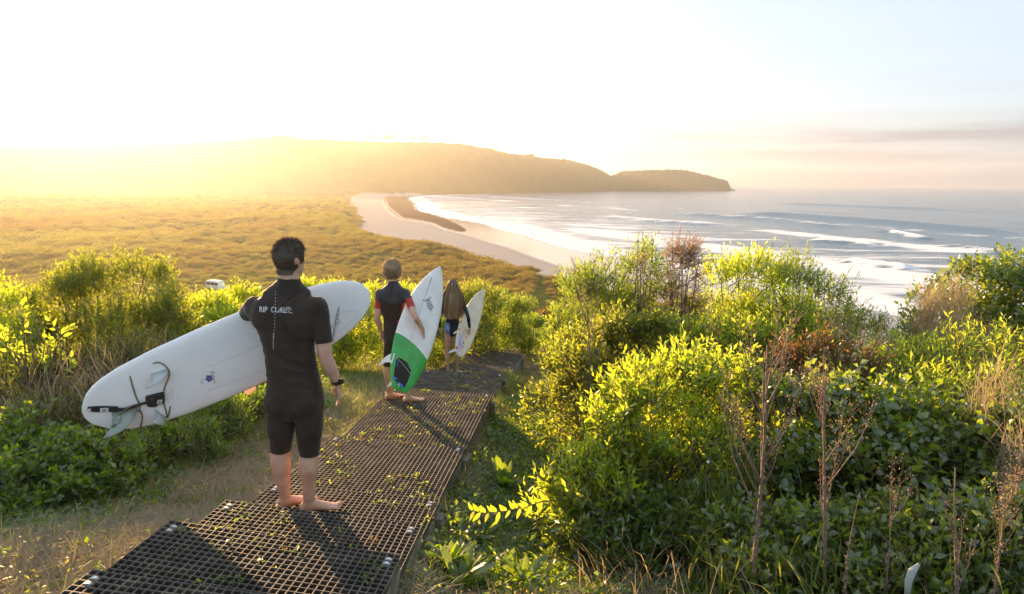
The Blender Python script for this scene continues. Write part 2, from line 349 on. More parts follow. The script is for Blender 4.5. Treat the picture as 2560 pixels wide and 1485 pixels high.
_sw = gnd([(1640 * K, 526 * K), (2140 * K, 564 * K)], 0.); _sd = _sw[1] - _sw[0]; _sd /= np.hypot(*_sd); _pn = sx * -_sd[1] + sy * _sd[0]
_ph = _pn / 34. + 1.3 * fbm(sx * .004, sy * .004, 3); _am = np.clip(.5 + 2.4 * fbm(sx * .0035 + 9, sy * .008, 3), 0, 1.3) * np.clip(dsh / 60, 0, 1)
sz += .55 * _am * np.maximum(0, np.sin(_ph * 2)) ** 3 * (sy < 2500)
foam = np.maximum(foam, .75 * smooth01((_am - .45) * 3) * np.clip(1 - dsh / 420, 0, 1) * np.maximum(0, np.sin(_ph * 2 + .5)) ** 6)

foam = np.maximum(foam, np.clip(1.05 - dsh / 26, 0, 1) * .8); shore = np.clip(1 - dsh / 330, 0, 1)
sme = mesh_np('sea', np.stack([sx, sy, sz], 1), sf, True)
ca = sme.color_attributes.new('foam', 'FLOAT_COLOR', 'POINT'); ca.data.foreach_set('color', np.stack([foam, shore, foam * 0, foam * 0 + 1], 1).astype(np.float32).ravel())
m, t, o = newmat('sea_water')
at = N(t, 'ShaderNodeVertexColor', _layer_name='foam'); sp = N(t, 'ShaderNodeSeparateColor'); t.links.new(at.outputs[0], sp.inputs[0])
gp = N(t, 'ShaderNodeNewGeometry')
SWROT = -math.atan2(_sd[1], _sd[0])
def sn(sc, scale, detail=6, rot=0.35):
    mp = N(t, 'ShaderNodeMapping'); mp.inputs['Scale'].default_value = sc; mp.inputs['Rotation'].default_value = (0, 0, rot)
    t.links.new(gp.outputs['Position'], mp.inputs[0]); n = N(t, 'ShaderNodeTexNoise', Scale=scale, Detail=detail, Roughness=.62); t.links.new(mp.outputs[0], n.inputs['Vector']); return n
a1 = sn((.16, 1, 1), .07, 8, SWROT); a2 = sn((.22, 1, 1), .3, 8, SWROT); a3 = sn((.5, 1, 1), .9, 5)
# foam streaks: noise threshold falls towards the shore
th1 = N(t, 'ShaderNodeMath', _operation='MULTIPLY_ADD'); th1.inputs[1].default_value = .34; t.links.new(sp.outputs[1], th1.inputs[0]); t.links.new(a1.outputs[0], th1.inputs[2])
th2 = N(t, 'ShaderNodeMath', _operation='MULTIPLY_ADD'); th2.inputs[1].default_value = .75; t.links.new(sp.outputs[0], th2.inputs[0]); t.links.new(th1.outputs[0], th2.inputs[2])
th3 = N(t, 'ShaderNodeMath', _operation='MULTIPLY_ADD'); th3.inputs[1].default_value = .45; t.links.new(a2.outputs[0], th3.inputs[0]); t.links.new(th2.outputs[0], th3.inputs[2])
fr = N(t, 'ShaderNodeMapRange', _interpolation_type='SMOOTHSTEP'); fr.inputs[1].default_value = .92; fr.inputs[2].default_value = 1.14; t.links.new(th3.outputs[0], fr.inputs[0])
wp = N(t, 'ShaderNodeBsdfPrincipled', Roughness=.16, IOR=1.33); wp.inputs['Base Color'].default_value = (.03, .10, .15, 1)
fo = N(t, 'ShaderNodeBsdfDiffuse'); fo.inputs[0].default_value = (.78, .80, .80, 1)
b1 = N(t, 'ShaderNodeBump', Strength=.55, Distance=1.6); t.links.new(a2.outputs[0], b1.inputs['Height'])
b2 = N(t, 'ShaderNodeBump', Strength=.4, Distance=.35); t.links.new(a3.outputs[0], b2.inputs['Height']); t.links.new(b1.outputs[0], b2.inputs['Normal'])
t.links.new(b2.outputs[0], wp.inputs['Normal'])
ms = N(t, 'ShaderNodeMixShader'); t.links.new(fr.outputs[0], ms.inputs[0]); t.links.new(wp.outputs[0], ms.inputs[1]); t.links.new(fo.outputs[0], ms.inputs[2]); t.links.new(ms.outputs[0], o.inputs[0])
tag(link('sea', sme, None, m), kind='structure')

# ------------------------------------------------------------------ morning haze
bm = bmesh.new(); add_box(bm, (600, 3550, 122), (12600, 7500, 264))
hz = link('haze', bm_mesh('haze', bm)); m, t, o = newmat('haze_air')
pv = N(t, 'ShaderNodeVolumePrincipled', Density=HAZE_D, Anisotropy=.78) if 'HAZE_D' in globals() else N(t, 'ShaderNodeVolumePrincipled', Density=.00016, Anisotropy=.64)
pv.inputs['Color'].default_value = (.97, .96, .95, 1)
pw = N(t, 'ShaderNodeVolumePrincipled', Density=.000004, Anisotropy=.93); pw.inputs['Color'].default_value = (.98, .97, .95, 1)   # second scatter lobe, added for the blown-out glow close to the sun
ad_ = N(t, 'ShaderNodeAddShader'); t.links.new(pv.outputs[0], ad_.inputs[0]); t.links.new(pw.outputs[0], ad_.inputs[1]); t.links.new(ad_.outputs[0], o.inputs['Volume']); hz.data.materials.append(m); tag(hz, kind='stuff')
# ------------------------------------------------------------------ stairway of moulded grating
M_grate = None
def grate_mat():
    m, t, o = newmat('grating_plastic'); p = N(t, 'ShaderNodeBsdfPrincipled', Roughness=.62)
    g = N(t, 'ShaderNodeNewGeometry'); sx_ = N(t, 'ShaderNodeSeparateXYZ'); tc = N(t, 'ShaderNodeTexCoord')
    n = N(t, 'ShaderNodeTexNoise', Scale=7., Detail=6.0); t.links.new(tc.outputs['Object'], n.inputs['Vector'])
    n2 = N(t, 'ShaderNodeTexNoise', Scale=700., Detail=2.0); t.links.new(tc.outputs['Object'], n2.inputs['Vector'])
    r = ramp(t, [(.3, (.040, .034, .028)), (.52, (.080, .066, .050)), (.75, (.17, .14, .10))]); t.links.new(n.outputs[0], r.inputs[0])
    t.links.new(r.outputs[0], p.inputs['Base Color']); b = N(t, 'ShaderNodeBump', Strength=.5, Distance=.002); t.links.new(n2.outputs[0], b.inputs['Height']); t.links.new(b.outputs[0], p.inputs['Normal'])
    t.links.new(p.outputs[0], o.inputs[0]); return m
M_grate = grate_mat()
M_timber = plain('weathered_timber', (.19, .165, .125), .85, .45, 9, .5)
M_clip = plain('pale_clip', (.62, .61, .58), .35, .1, 60, 0, metal=.4)
def grating_mesh(w, l, pitch=.037, bar=.0082, dep=.04, ch=.0022):
    """one moulded panel: an open lattice of square holes with chamfered bars; x across, y from lip (0) back to -l"""
    nx = max(2, round(w / pitch)); ny = max(2, round(l / pitch))
    def lines(n, L):
        c = np.linspace(0, L, n + 1); out = []
        for k, q in enumerate(c):
            a = q - bar / 2; b = q + bar / 2
            if k == 0: a, b = 0, bar * .8
            if k == n: a, b = L - bar * .8, L
            out += [a, b]
        return np.array(out)
    X = lines(nx, w); Y = -lines(ny, l); A = Acc()
    # top strips: bars along y in full, bars along x between them
    def quad(p0, p1, p2, p3): V.extend([p0, p1, p2, p3]); Fq.append((len(V) - 4, len(V) - 3, len(V) - 2, len(V) - 1))
    V = []; Fq = []
    c = ch
    for i in range(nx + 1):
        a, b = X[2 * i] + c, X[2 * i + 1] - c
        quad((a, Y[0] - c, 0), (a, Y[-1] + c, 0), (b, Y[-1] + c, 0), (b, Y[0] - c, 0))
    for j in range(ny + 1):
        a, b = Y[2 * j] - c, Y[2 * j + 1] + c
        for i in range(nx):
            x0, x1 = X[2 * i + 1] - c, X[2 * i + 2] + c
            quad((x0, a, 0), (x0, b, 0), (x1, b, 0), (x1, a, 0))
    for i in range(nx):
        for j in range(ny):
            x0, x1, y0, y1 = X[2 * i + 1], X[2 * i + 2], Y[2 * j + 1], Y[2 * j + 2]
            t0 = [(x0 - c, y0 + c, 0), (x1 + c, y0 + c, 0), (x1 + c, y1 - c, 0), (x0 - c, y1 - c, 0)]
            t1 = [(x0, y0, -c), (x1, y0, -c), (x1, y1, -c), (x0, y1, -c)]; t2 = [(x, y, -dep) for x, y, _ in t1]
            for k in range(4):
                q = (k + 1) % 4; (quad(t0[k], t0[q], t1[q], t1[k]) if c else None); quad(t1[k], t1[q], t2[q], t2[k])
    oc = [(0, 0), (w, 0), (w, -l), (0, -l)]; ic = [(c, -c), (w - c, -c), (w - c, -l + c), (c, -l + c)]
    for k in range(4):
        q = (k + 1) % 4
        quad((*ic[q], 0), (*ic[k], 0), (*oc[k], -c), (*oc[q], -c)); quad((*oc[q], -c), (*oc[k], -c), (*oc[k], -dep), (*oc[q], -dep))
    return mesh_np('tread_panel', np.array(V), np.array(Fq))
TW = 1.22
# far lip of every tread: left end, right end (m from the lookout), slope down (deg), length
TREADS = [((-1.76, 2.45, -1.64), (-.54, 2.32, -1.72), 2., 1.2), ((-1.75, 3.04, -1.75), (-.53, 2.91, -1.85), 2., .66), ((-1.72, 3.59, -1.93), (-.51, 3.47, -2.01), 2., .62), ((-1.69, 4.24, -2.15), (-.48, 4.11, -2.19), 3., .72),
          ((-1.62, 5.52, -2.32), (-.40, 5.39, -2.36), 3.2, 1.36), ((-1.435, 7.44, -2.50), (-.22, 7.30, -2.52), 1.5, 2.0), ((-1.33, 9.54, -2.91), (-.11, 9.42, -2.93), 3.5, 2.2),
          ((-1.20, 12.3, -3.60), (.02, 12.1, -3.62), 8.0, 2.85), ((-.93, 14.6, -3.90), (.27, 14.38, -4.0), 5., 2.45), ((-.40, 16.9, -4.46), (.72, 16.4, -4.52), 6.0, 2.6), ((.12, 19.4, -5.02), (1.2, 18.85, -5.1), 6.0, 3.0), ((1.15, 22.6, -6.0), (2.1, 21.9, -6.1), 9.0, 3.8)]
stair = tag(empty('grating_stairway', (0, 0, CAMZ)), 'black moulded grating stairway stepping down the hill under the three surfers', 'stairway')
TREADOBJ = []
for i, (l, r_, sl, ln_) in enumerate(TREADS):
    Lp, Rp = Vector(l), Vector(r_); ax = (Rp - Lp).normalized(); w = (Rp - Lp).length
    hz_ = Vector((-ax.y, ax.x, 0)).normalized(); fw = (hz_ * math.cos(R_(sl)) + Vector((0, 0, -math.sin(R_(sl))))); fw = (fw - ax * fw.dot(ax)).normalized(); up = ax.cross(fw)
    M = Matrix(((ax.x, fw.x, up.x, Lp.x), (ax.y, fw.y, up.y, Lp.y), (ax.z, fw.z, up.z, Lp.z), (0, 0, 0, 1)))
    o_ = link('tread_panel', grating_mesh(w, ln_, .037 if i < 8 else .04, ch=.0022 if i < 7 else 0.), stair, M_grate); o_.matrix_local = M; TREADOBJ.append((o_, w, ln_, Matrix.Translation((0, 0, CAMZ)) @ M))
    if i < 8:
        for sx_ in (0, 1):
            for q in (0, 1):
                bm = bmesh.new(); x_ = (.0185 + .037 * 1.0) if sx_ == 0 else w - .0185 - .037 * 1.0
                add_box(bm, (x_, -.0555 - .037 * q, -.004), (.03, .013, .012)); add_box(bm, (x_, -.0555 - .037 * q, .0035), (.018, .016, .004))
                c_ = link('clip', bm_mesh('clip', bm), o_, M_clip)
    # timber under the panel
    for sx_ in (.024, w - .024):
        bm = bmesh.new(); add_box(bm, (sx_, -ln_ / 2 - .004, -.041 - .105), (.046, ln_ - .03, .21))
        s_ = link('stringer', bm_mesh('stringer', bm), stair, M_timber); s_.matrix_local = M
    bm = bmesh.new(); add_box(bm, (w / 2, -.03, -.041 - .09), (w - .1, .038, .17)); s_ = link('cross_beam', bm_mesh('cross_beam', bm), stair, M_timber); s_.matrix_local = M
    if i > 2:
        for yy in (-.12, -ln_ + .3):
            bm = bmesh.new(); add_box(bm, (w + .027, yy, -.38), (.05, .088, .64)); s_ = link('post', bm_mesh('post', bm), stair, M_timber); s_.matrix_local = M
def tread_z(x, y):
    """height of the tread surface under a point"""
    best = None
    for o_, w, ln_, M in TREADOBJ:
        n = M.col[2].xyz; p0 = M.translation
        z = p0.z - (n.x * (x - p0.x) + n.y * (y - p0.y)) / n.z
        lc = M.inverted() @ Vector((x, y, z))
        if -.01 <= lc.x <= w + .01 and -ln_ <= lc.y <= .01: best = z if best is None else max(best, z)
    return best
def on_walk(x, y, mrg=.05):
    for o_, w, ln_, M in TREADOBJ:
        lc = M.inverted() @ Vector((x, y, M.translation.z))
        if -mrg <= lc.x <= w + mrg and -ln_ <= lc.y <= mrg: return True
    return False
rng = np.random.default_rng(21)
# ------------------------------------------------------------------ plants
def LEAF(w=.3, fold=.12, bend=.12):
    """cheap leaf, length 1 along y: 5 corners, 4 triangles"""
    v = np.array([(0, 0, 0), (-w / 2, .45, fold * w), (0, .48, -fold * w * .5), (w / 2, .45, fold * w), (0, 1, -bend)], np.float32)
    f = np.array([(0, 2, 1), (0, 3, 2), (1, 2, 4), (2, 3, 4)], np.int32); return v, f
def LEAF_FINE(w=.3, fold=.15, bend=.2, heart=0.):
    st = [(.0, .06), (.12, .55 + heart * .5), (.32, 1.), (.58, .88), (.82, .42), (1., .0)]
    v = []; f = []
    for y, q in st:
        z = -bend * y * y; yy = y - (heart * .14 if 0 < y < .2 else 0)
        v += [(-w / 2 * q, yy, z + fold * w * q), (0, y, z), (w / 2 * q, yy, z + fold * w * q)]
    for i in range(len(st) - 1):
        a = i * 3; b = a + 3
        f += [(a, a + 1, b + 1), (a, b + 1, b), (a + 1, a + 2, b + 2), (a + 1, b + 2, b + 1)]
    return np.array(v, np.float32), np.array(f, np.int32)
def LEAF2(w=.3, fold=.12, bend=.1):
    v = np.array([(0, 0, 0), (-w / 2, .47, 0), (w / 2, .47, 0), (0, 1, -bend)], np.float32); return v, np.array([(0, 2, 1), (1, 2, 3)], np.int32)
def LEAF_STRAP(w=.2, bend=.4):
    st = [(0, .3), (.15, .55), (.4, .95), (.65, 1.), (.88, .7), (1, 0.)]; v = []; f = []
    for y, q in st: v += [(-w / 2 * q, y * (1 - .12 * bend * y), -bend * y ** 2.2 + .02), (0, y * (1 - .12 * bend * y), -bend * y ** 2.2), (w / 2 * q, y * (1 - .12 * bend * y), -bend * y ** 2.2 + .02)]
    for i in range(5): a = i * 3; b = a + 3; f += [(a, a + 1, b + 1), (a, b + 1, b), (a + 1, a + 2, b + 2), (a + 1, b + 2, b + 1)]
    return np.array(v, np.float32), np.array(f, np.int32)
def frames(pos, d, nrm, s):
    """arrays of axes for leaves: d along the leaf, nrm roughly its face"""
    d = d / np.linalg.norm(d, axis=1, keepdims=True)
    x = np.cross(d, nrm); x /= np.linalg.norm(x, axis=1, keepdims=True) + 1e-9; z = np.cross(x, d)
    return np.stack([x * s[:, None], d * s[:, None], z * s[:, None]], 2), pos     # columns
def bake(tmpl, A, P):
    v, f = tmpl; n = len(P)
    V = np.einsum('nij,kj->nki', A, v) + P[:, None, :]
    F = f[None] + (np.arange(n) * len(v))[:, None, None]; return V.reshape(-1, 3), F.reshape(-1, f.shape[1])
def unit(n):
    v = rng.normal(size=(n, 3)); return v / np.linalg.norm(v, axis=1, keepdims=True)
def prisms(a, b, ra, rb):
    """thin three sided stems from a to b"""
    d = b - a; d = d / (np.linalg.norm(d, axis=1, keepdims=True) + 1e-9); u = np.cross(d, np.array([.31, .2, .93])); u /= np.linalg.norm(u, axis=1, keepdims=True) + 1e-9; w = np.cross(d, u)
    V = np.empty((len(a), 6, 3)); 
    for k in range(3):
        c, s = math.cos(2.0944 * k), math.sin(2.0944 * k); o_ = u * c + w * s
        V[:, k] = a + o_ * np.reshape(ra, (-1, 1)); V[:, 3 + k] = b + o_ * np.reshape(rb, (-1, 1))
    f = np.array([(0, 1, 4, 3), (1, 2, 5, 4), (2, 0, 3, 5)]); F = f[None] + (np.arange(len(a)) * 6)[:, None, None]
    return V.reshape(-1, 3), F.reshape(-1, 4)
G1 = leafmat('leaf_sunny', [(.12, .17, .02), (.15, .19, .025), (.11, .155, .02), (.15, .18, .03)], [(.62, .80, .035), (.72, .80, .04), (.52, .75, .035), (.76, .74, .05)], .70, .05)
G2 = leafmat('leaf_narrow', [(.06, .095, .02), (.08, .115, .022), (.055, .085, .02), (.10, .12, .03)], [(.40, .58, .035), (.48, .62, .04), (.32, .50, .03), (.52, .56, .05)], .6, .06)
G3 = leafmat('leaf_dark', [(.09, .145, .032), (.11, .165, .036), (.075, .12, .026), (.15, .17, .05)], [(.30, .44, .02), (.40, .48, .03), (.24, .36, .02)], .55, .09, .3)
G4 = leafmat('leaf_vine', [(.085, .145, .03), (.115, .17, .036), (.10, .165, .03), (.16, .18, .06), (.24, .20, .10)], [(.34, .52, .02), (.48, .58, .03), (.28, .42, .02)], .55, .10, .28)
G5 = leafmat('leaf_golden', [(.07, .085, .018), (.095, .10, .02), (.08, .09, .02)], [(.46, .56, .04), (.54, .58, .05), (.40, .52, .035)], .6, .05)
G6 = leafmat('leaf_dock', [(.05, .10, .016), (.065, .12, .02), (.055, .105, .016)], [(.28, .48, .015), (.40, .54, .02)], .55, .07)
GD = leafmat('leaf_dried', [(.48, .32, .19), (.56, .39, .25), (.42, .29, .19), (.52, .36, .21)], [(.66, .40, .2), (.70, .44, .23)], .4, .04)
GR = leafmat('leaf_reddish', [(.12, .085, .03), (.15, .06, .03), (.10, .10, .025), (.18, .10, .035)], [(.30, .20, .03), (.34, .13, .04), (.26, .26, .02)], .5, .05)
GS = leafmat('straw', [(.30, .235, .14), (.40, .32, .20), (.22, .165, .095), (.46, .38, .24)], [(.42, .33, .17), (.50, .40, .21)], .4, .04)
GG = leafmat('grass_green', [(.07, .10, .02), (.10, .13, .028), (.08, .105, .022), (.15, .145, .05)], [(.24, .32, .02), (.32, .36, .03), (.28, .30, .03)], .5, .05)
M_stem = plain('stem_bark', (.13, .095, .06), .85, .3, 30, .3)
M_stemg = plain('stem_green', (.10, .115, .035), .7, .3, 30)
M_dead = plain('dead_stalk', (.21, .15, .105), .9, .35, 45, .5)
FINE_BUDGET = []
def shrub(name, label, cat, blobs, shoots, nl, ll, lw, mat, group=None, up=.5, slen=(.18, .4), fine=0, jitter=.35, stem=None, shell=.55, ang=.85, heart=0., base=None, spike=0, limbs=True, droop=0., fold=.14, lobes=7, skirt=True):
    """blobs: (centre, (rx, ry, rz)); shoots: how many leafy shoots; nl leaves on each"""
    C0 = np.array([tuple(c) for c, _ in blobs]); R0 = np.array([r if hasattr(r, '__len__') else (r, r, r) for _, r in blobs], float)
    C = []; Rd = []
    for c, r in zip(C0, R0):           # each mass breaks up into lobes of its own
        C.append(c); Rd.append(r * .78)
        for k in range(lobes):
            d = unit(1)[0]; d[2] = abs(d[2]) * 1.1 - .25; C.append(c + d * r * rng.uniform(.5, .95)); Rd.append(r * rng.uniform(.26, .5))
        if skirt:
            g = th(c[0], c[1]); lo = c[2] - r[2] * .6
            if lo - g > .06:
                for k in range(3):
                    q = c + np.array([rng.normal() * r[0] * .5, rng.normal() * r[1] * .4, 0]); hh = (lo - g) * .6; q[2] = g + hh * .8; C.append(q); Rd.append(np.array([r[0] * .62, r[1] * .6, hh]))
    C = np.array(C); Rd = np.array(Rd); blobs = list(zip(C, Rd))
    wgt = Rd.prod(1) ** .7; ids = rng.choice(len(blobs), shoots, p=wgt / wgt.sum())
    d = unit(shoots); d[:, 2] = np.where(d[:, 2] < -.35, -d[:, 2], d[:, 2]); u = shell + (1 - shell) * rng.random(shoots) ** .6
    tips = C[ids] + d * Rd[ids] * u[:, None] * (1 + .18 * (rng.random(shoots) - .4))[:, None]
    out = d / Rd[ids]; out /= np.linalg.norm(out, axis=1, keepdims=True)
    sd = out * (1 - up) + np.array([0, 0, up]) + jitter * rng.normal(size=(shoots, 3)) * .6; sd /= np.linalg.norm(sd, axis=1, keepdims=True)
    L_ = rng.uniform(*slen, shoots)
    if spike: k = rng.choice(shoots, spike, replace=False); L_[k] *= 1.7; sd[k] = sd[k] * .5 + np.array([0, 0, .8]); sd /= np.linalg.norm(sd, axis=1, keepdims=True); tips[k, 2] = np.maximum(tips[k, 2], (C[ids] + Rd[ids] * .55)[k, 2])
    base_ = tips - sd * L_[:, None] * .5
    # leaves
    tt = (np.arange(nl) + .6) / nl; ph = rng.uniform(0, 6.28, shoots)[:, None] + np.arange(nl)[None] * 2.4
    u1 = np.cross(sd, np.array([.3, .1, .95])); u1 /= np.linalg.norm(u1, axis=1, keepdims=True) + 1e-9; u2 = np.cross(sd, u1)
    rad = u1[:, None] * np.cos(ph)[..., None] + u2[:, None] * np.sin(ph)[..., None]
    a_ = ang * (1.15 - .55 * tt)[None, :, None] + .25 * rng.normal(size=(shoots, nl, 1))
    ld = sd[:, None] * np.cos(a_) + rad * np.sin(a_); ld[..., 2] -= droop
    lp = base_[:, None] + sd[:, None] * (L_[:, None] * tt[None])[..., None]
    ln = np.cross(ld, np.cross(sd[:, None].repeat(nl, 1), ld)) + .5 * rng.normal(size=ld.shape)
    s = ll * rng.uniform(.6, 1.15, (shoots, nl)) * (1.1 - .45 * np.abs(tt - .45))[None]
    A, P = frames(lp.reshape(-1, 3), ld.reshape(-1, 3), ln.reshape(-1, 3), s.ravel())
    gb = C.mean(0) if base is None else np.array(base); gz = th(gb[0], gb[1])
    root = tag(empty(name, (gb[0], gb[1], gz)), label, cat, group); org = np.array([gb[0], gb[1], gz])
    P = P - org
    if fine:
        cm = np.array([0, 0, CAMZ]) - org; dist = np.linalg.norm(P - cm, axis=1); outw = (u[:, None].repeat(nl, 1).ravel())
        v_ = (cm - P) / dist[:, None]; fc = np.einsum('ni,ni->n', v_, (out[:, None].repeat(nl, 1)).reshape(-1, 3))
        k = np.argsort(-(s.ravel() / dist) * (1 + .6 * fc) * (outw > .75))[:fine]
        tm, tf = LEAF_FINE(lw, fold, .18, heart); lme = mesh_np('leaf', tm, tf, True); lme.materials.append(mat)
        for q in k:
            o_ = bpy.data.objects.new('leaf', lme); COL.objects.link(o_); o_.parent = root
            M = Matrix(A[q].tolist()).to_4x4(); M.translation = P[q].tolist(); o_.matrix_local = M
        keep = np.ones(len(P), bool); keep[k] = False; A, P = A[keep], P[keep]
    V, F = bake(LEAF2(lw) if np.hypot(gb[0], gb[1]) > 7.2 else LEAF(lw, fold), A, P)
    tag(link('foliage', mesh_np('foliage', V, F), root, mat), kind='stuff')
    ac = Acc(); ks = np.arange(0, shoots, 3 if np.hypot(gb[0], gb[1]) > 7.2 else 1); bl = (base_ - org)[ks]; shoots = len(ks); ac.add(*prisms(bl, bl + (sd * L_[:, None])[ks], .003 + .002 * ll / .05 * np.ones(shoots), .0015 * np.ones(shoots)))
    if limbs:
        for c, r in zip(C0 - org, R0):
            for k in range(3):
                e = c + unit(1)[0] * r * .6; m_ = e * .5 + unit(1)[0] * .08; ac.tube([(rng.normal() * .05, rng.normal() * .05, -.06), m_, e], [.018, .012, .004], 5)
    link('stem', ac.mesh('stem'), root, stem or M_stem)
    return root
def B(x, y, Y, r, rz=None, ry=None): return (dY(x, y, Y), (r, ry or r, rz or r))

# --- right of the stairway, back row
shrub('willowy_shrub', 'tall narrow-leaved olive shrub at the left end of the row hiding the sea', 'shrub',
      [B(1430, 745, 8.2, .42, .5), B(1500, 700, 8.4, .42, .5), B(1580, 668, 8.6, .4, .4), B(1400, 800, 8, .3), B(1520, 800, 8.2, .5), B(1610, 760, 8.4, .4)], 2100, 11, .085, .2, G2, up=.45, slen=(.2, .42), spike=40, fine=60)
shrub('bright_shrub', 'dense yellow-green shrub in the middle of the row, right of the dried brown clump', 'shrub',
      [B(1790, 690, 8.6, .45, .42), B(1870, 680, 8.8, .48, .45), B(1830, 790, 8.4, .5), B(1730, 790, 8.3, .4), B(1800, 840, 8.2, .5, .4), B(1900, 840, 8.2, .5, .4)], 2100, 11, .08, .24, G1, up=.45, slen=(.18, .38), spike=30, fine=60)
shrub('feathery_shrub', 'green feathery shrub at the right end of the row, sloping down to the sea', 'shrub',
      [B(1960, 705, 8.7, .45, .42), B(2030, 745, 8.5, .4, .4), B(2090, 800, 8.3, .3, .3), B(2000, 830, 8.2, .5, .4), B(2150, 830, 8, .35, .28)], 1900, 11, .08, .2, G2, up=.45, slen=(.2, .4), spike=30, fine=40)
shrub('dried_shrub', 'withered rusty brown clump among the green shrubs on the right', 'dead shrub',
      [B(1680, 660, 8.1, .2, .38), B(1700, 640, 8.1, .2, .3), B(1660, 620, 8.2, .18, .2)], 520, 10, .09, .12, GD, up=.2, slen=(.2, .4), droop=.5, fine=0)
shrub('dried_shrub', 'small withered pinkish twigs standing in the willowy shrub', 'dead shrub',
      [B(1590, 690, 8.1, .1, .25), B(1575, 650, 8.15, .1, .15)], 120, 10, .06, .12, GD, up=.4, slen=(.15, .3))
shrub('leafy_shrub', 'low mottled shrub below the willowy one, beside the lower steps', 'shrub',
      [B(1440, 850, 6.9, .33, .3), B(1530, 830, 7.0, .36, .33), B(1420, 910, 6.3, .3, .25), B(1620, 830, 7.1, .35, .3), B(1390, 890, 6.6, .22)], 1300, 9, .075, .36, G5, up=.45, slen=(.15, .32), fine=120)
shrub('leafy_shrub', 'shrub of upright leafy shoots just right of the row centre, above the bright bush', 'shrub',
      [B(1800, 850, 6.6, .35, .3), B(1940, 800, 6.8, .3, .32), B(1870, 860, 6.4, .35, .25), B(1690, 840, 6.8, .3, .25)], 900, 10, .08, .36, G1, up=.75, slen=(.2, .45), spike=20, fine=100)
# --- the sunlit bush in front
shrub('sunlit_bush', 'big sunlit yellow-green bush beside the stairway in the foreground', 'bush',
      [B(1590, 985, 4.7, .40, .36), B(1510, 1060, 4.5, .30, .3), B(1690, 960, 4.8, .4, .34), B(1430, 1170, 4.25, .2, .18), B(1520, 1180, 4.3, .42, .32), B(1680, 1130, 4.4, .42, .34), B(1800, 960, 4.9, .33, .3), B(1490, 1240, 4.1, .26, .2), B(1760, 1090, 4.6, .3, .3), B(1375, 1210, 4.1, .12, .1)],
      1550, 11, .078, .34, G1, shell=.3, up=.5, slen=(.16, .36), fine=300, spike=40, base=dY(1560, 1250, 4.4))
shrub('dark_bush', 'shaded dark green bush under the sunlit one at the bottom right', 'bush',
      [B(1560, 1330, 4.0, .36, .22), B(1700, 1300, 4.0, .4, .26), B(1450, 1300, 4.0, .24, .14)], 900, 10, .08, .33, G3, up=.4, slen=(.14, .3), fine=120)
# --- the vine bank and the undergrowth
shrub('creeper', 'bank of broad glossy creeper leaves at the right edge, behind the dead stalks', 'creeper',
      [B(1960, 1000, 4.6, .34, .26), B(2080, 1020, 4.5, .4, .3), B(2230, 1060, 4.3, .42, .32), B(2380, 1080, 4.1, .4, .32), B(2500, 1100, 4.0, .35, .3), B(2150, 1150, 4.1, .4, .28), B(2330, 1180, 3.9, .38, .26), B(2000, 1130, 4.3, .35, .26), B(2680, 1110, 4.0, .45, .32), B(2860, 1100, 4.2, .5, .32)],
      2900, 6, .072, .72, G4, shell=.4, up=.35, slen=(.12, .26), fine=300, ang=1.15, heart=.8, jitter=.7, fold=.2)
shrub('undergrowth', 'dark leafy undergrowth along the bottom right corner', 'undergrowth',
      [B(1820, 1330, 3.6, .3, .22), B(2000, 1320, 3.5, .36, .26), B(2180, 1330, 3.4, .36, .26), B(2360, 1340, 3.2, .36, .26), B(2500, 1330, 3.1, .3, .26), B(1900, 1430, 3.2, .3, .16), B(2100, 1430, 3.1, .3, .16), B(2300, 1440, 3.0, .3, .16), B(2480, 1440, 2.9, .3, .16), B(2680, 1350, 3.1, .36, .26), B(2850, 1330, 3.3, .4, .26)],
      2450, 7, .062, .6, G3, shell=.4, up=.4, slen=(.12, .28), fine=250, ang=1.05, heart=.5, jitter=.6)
shrub('narrow_leaved_hedge', 'fresh green narrow-leaved growth on the right, between creeper and dry grass', 'hedge',
      [B(2180, 900, 5.8, .36, .24), B(2310, 900, 5.6, .4, .25), B(2430, 870, 5.6, .38, .26), B(2530, 880, 5.4, .3, .25), B(2690, 890, 5.4, .42, .28), B(2860, 900, 5.6, .45, .28), B(2260, 960, 5.0, .3, .2), B(2420, 970, 4.9, .35, .22)],
      1500, 10, .085, .22, G1, up=.6, slen=(.16, .34), fine=150)
shrub('reddish_weed', 'red-tinged weed with small leaves above the creeper', 'weed',
      [B(2030, 870, 5.6, .22, .18), B(2110, 900, 5.4, .2, .14), B(1950, 890, 5.6, .2, .16)], 420, 8, .06, .45, GR, up=.6, slen=(.14, .3), fine=60)
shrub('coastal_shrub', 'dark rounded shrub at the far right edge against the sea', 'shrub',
      [B(2400, 700, 8.0, .42, .4), B(2490, 690, 8.0, .45, .45), B(2310, 740, 7.8, .3, .3), B(2540, 760, 7.8, .5, .5), B(2700, 760, 7.8, .6, .55), B(2860, 800, 7.8, .6, .5), B(2420, 790, 7.8, .5, .4), B(2260, 780, 7.8, .2, .2)], 2400, 9, .09, .45, G3, up=.4, slen=(.16, .34), fine=60, spike=14)
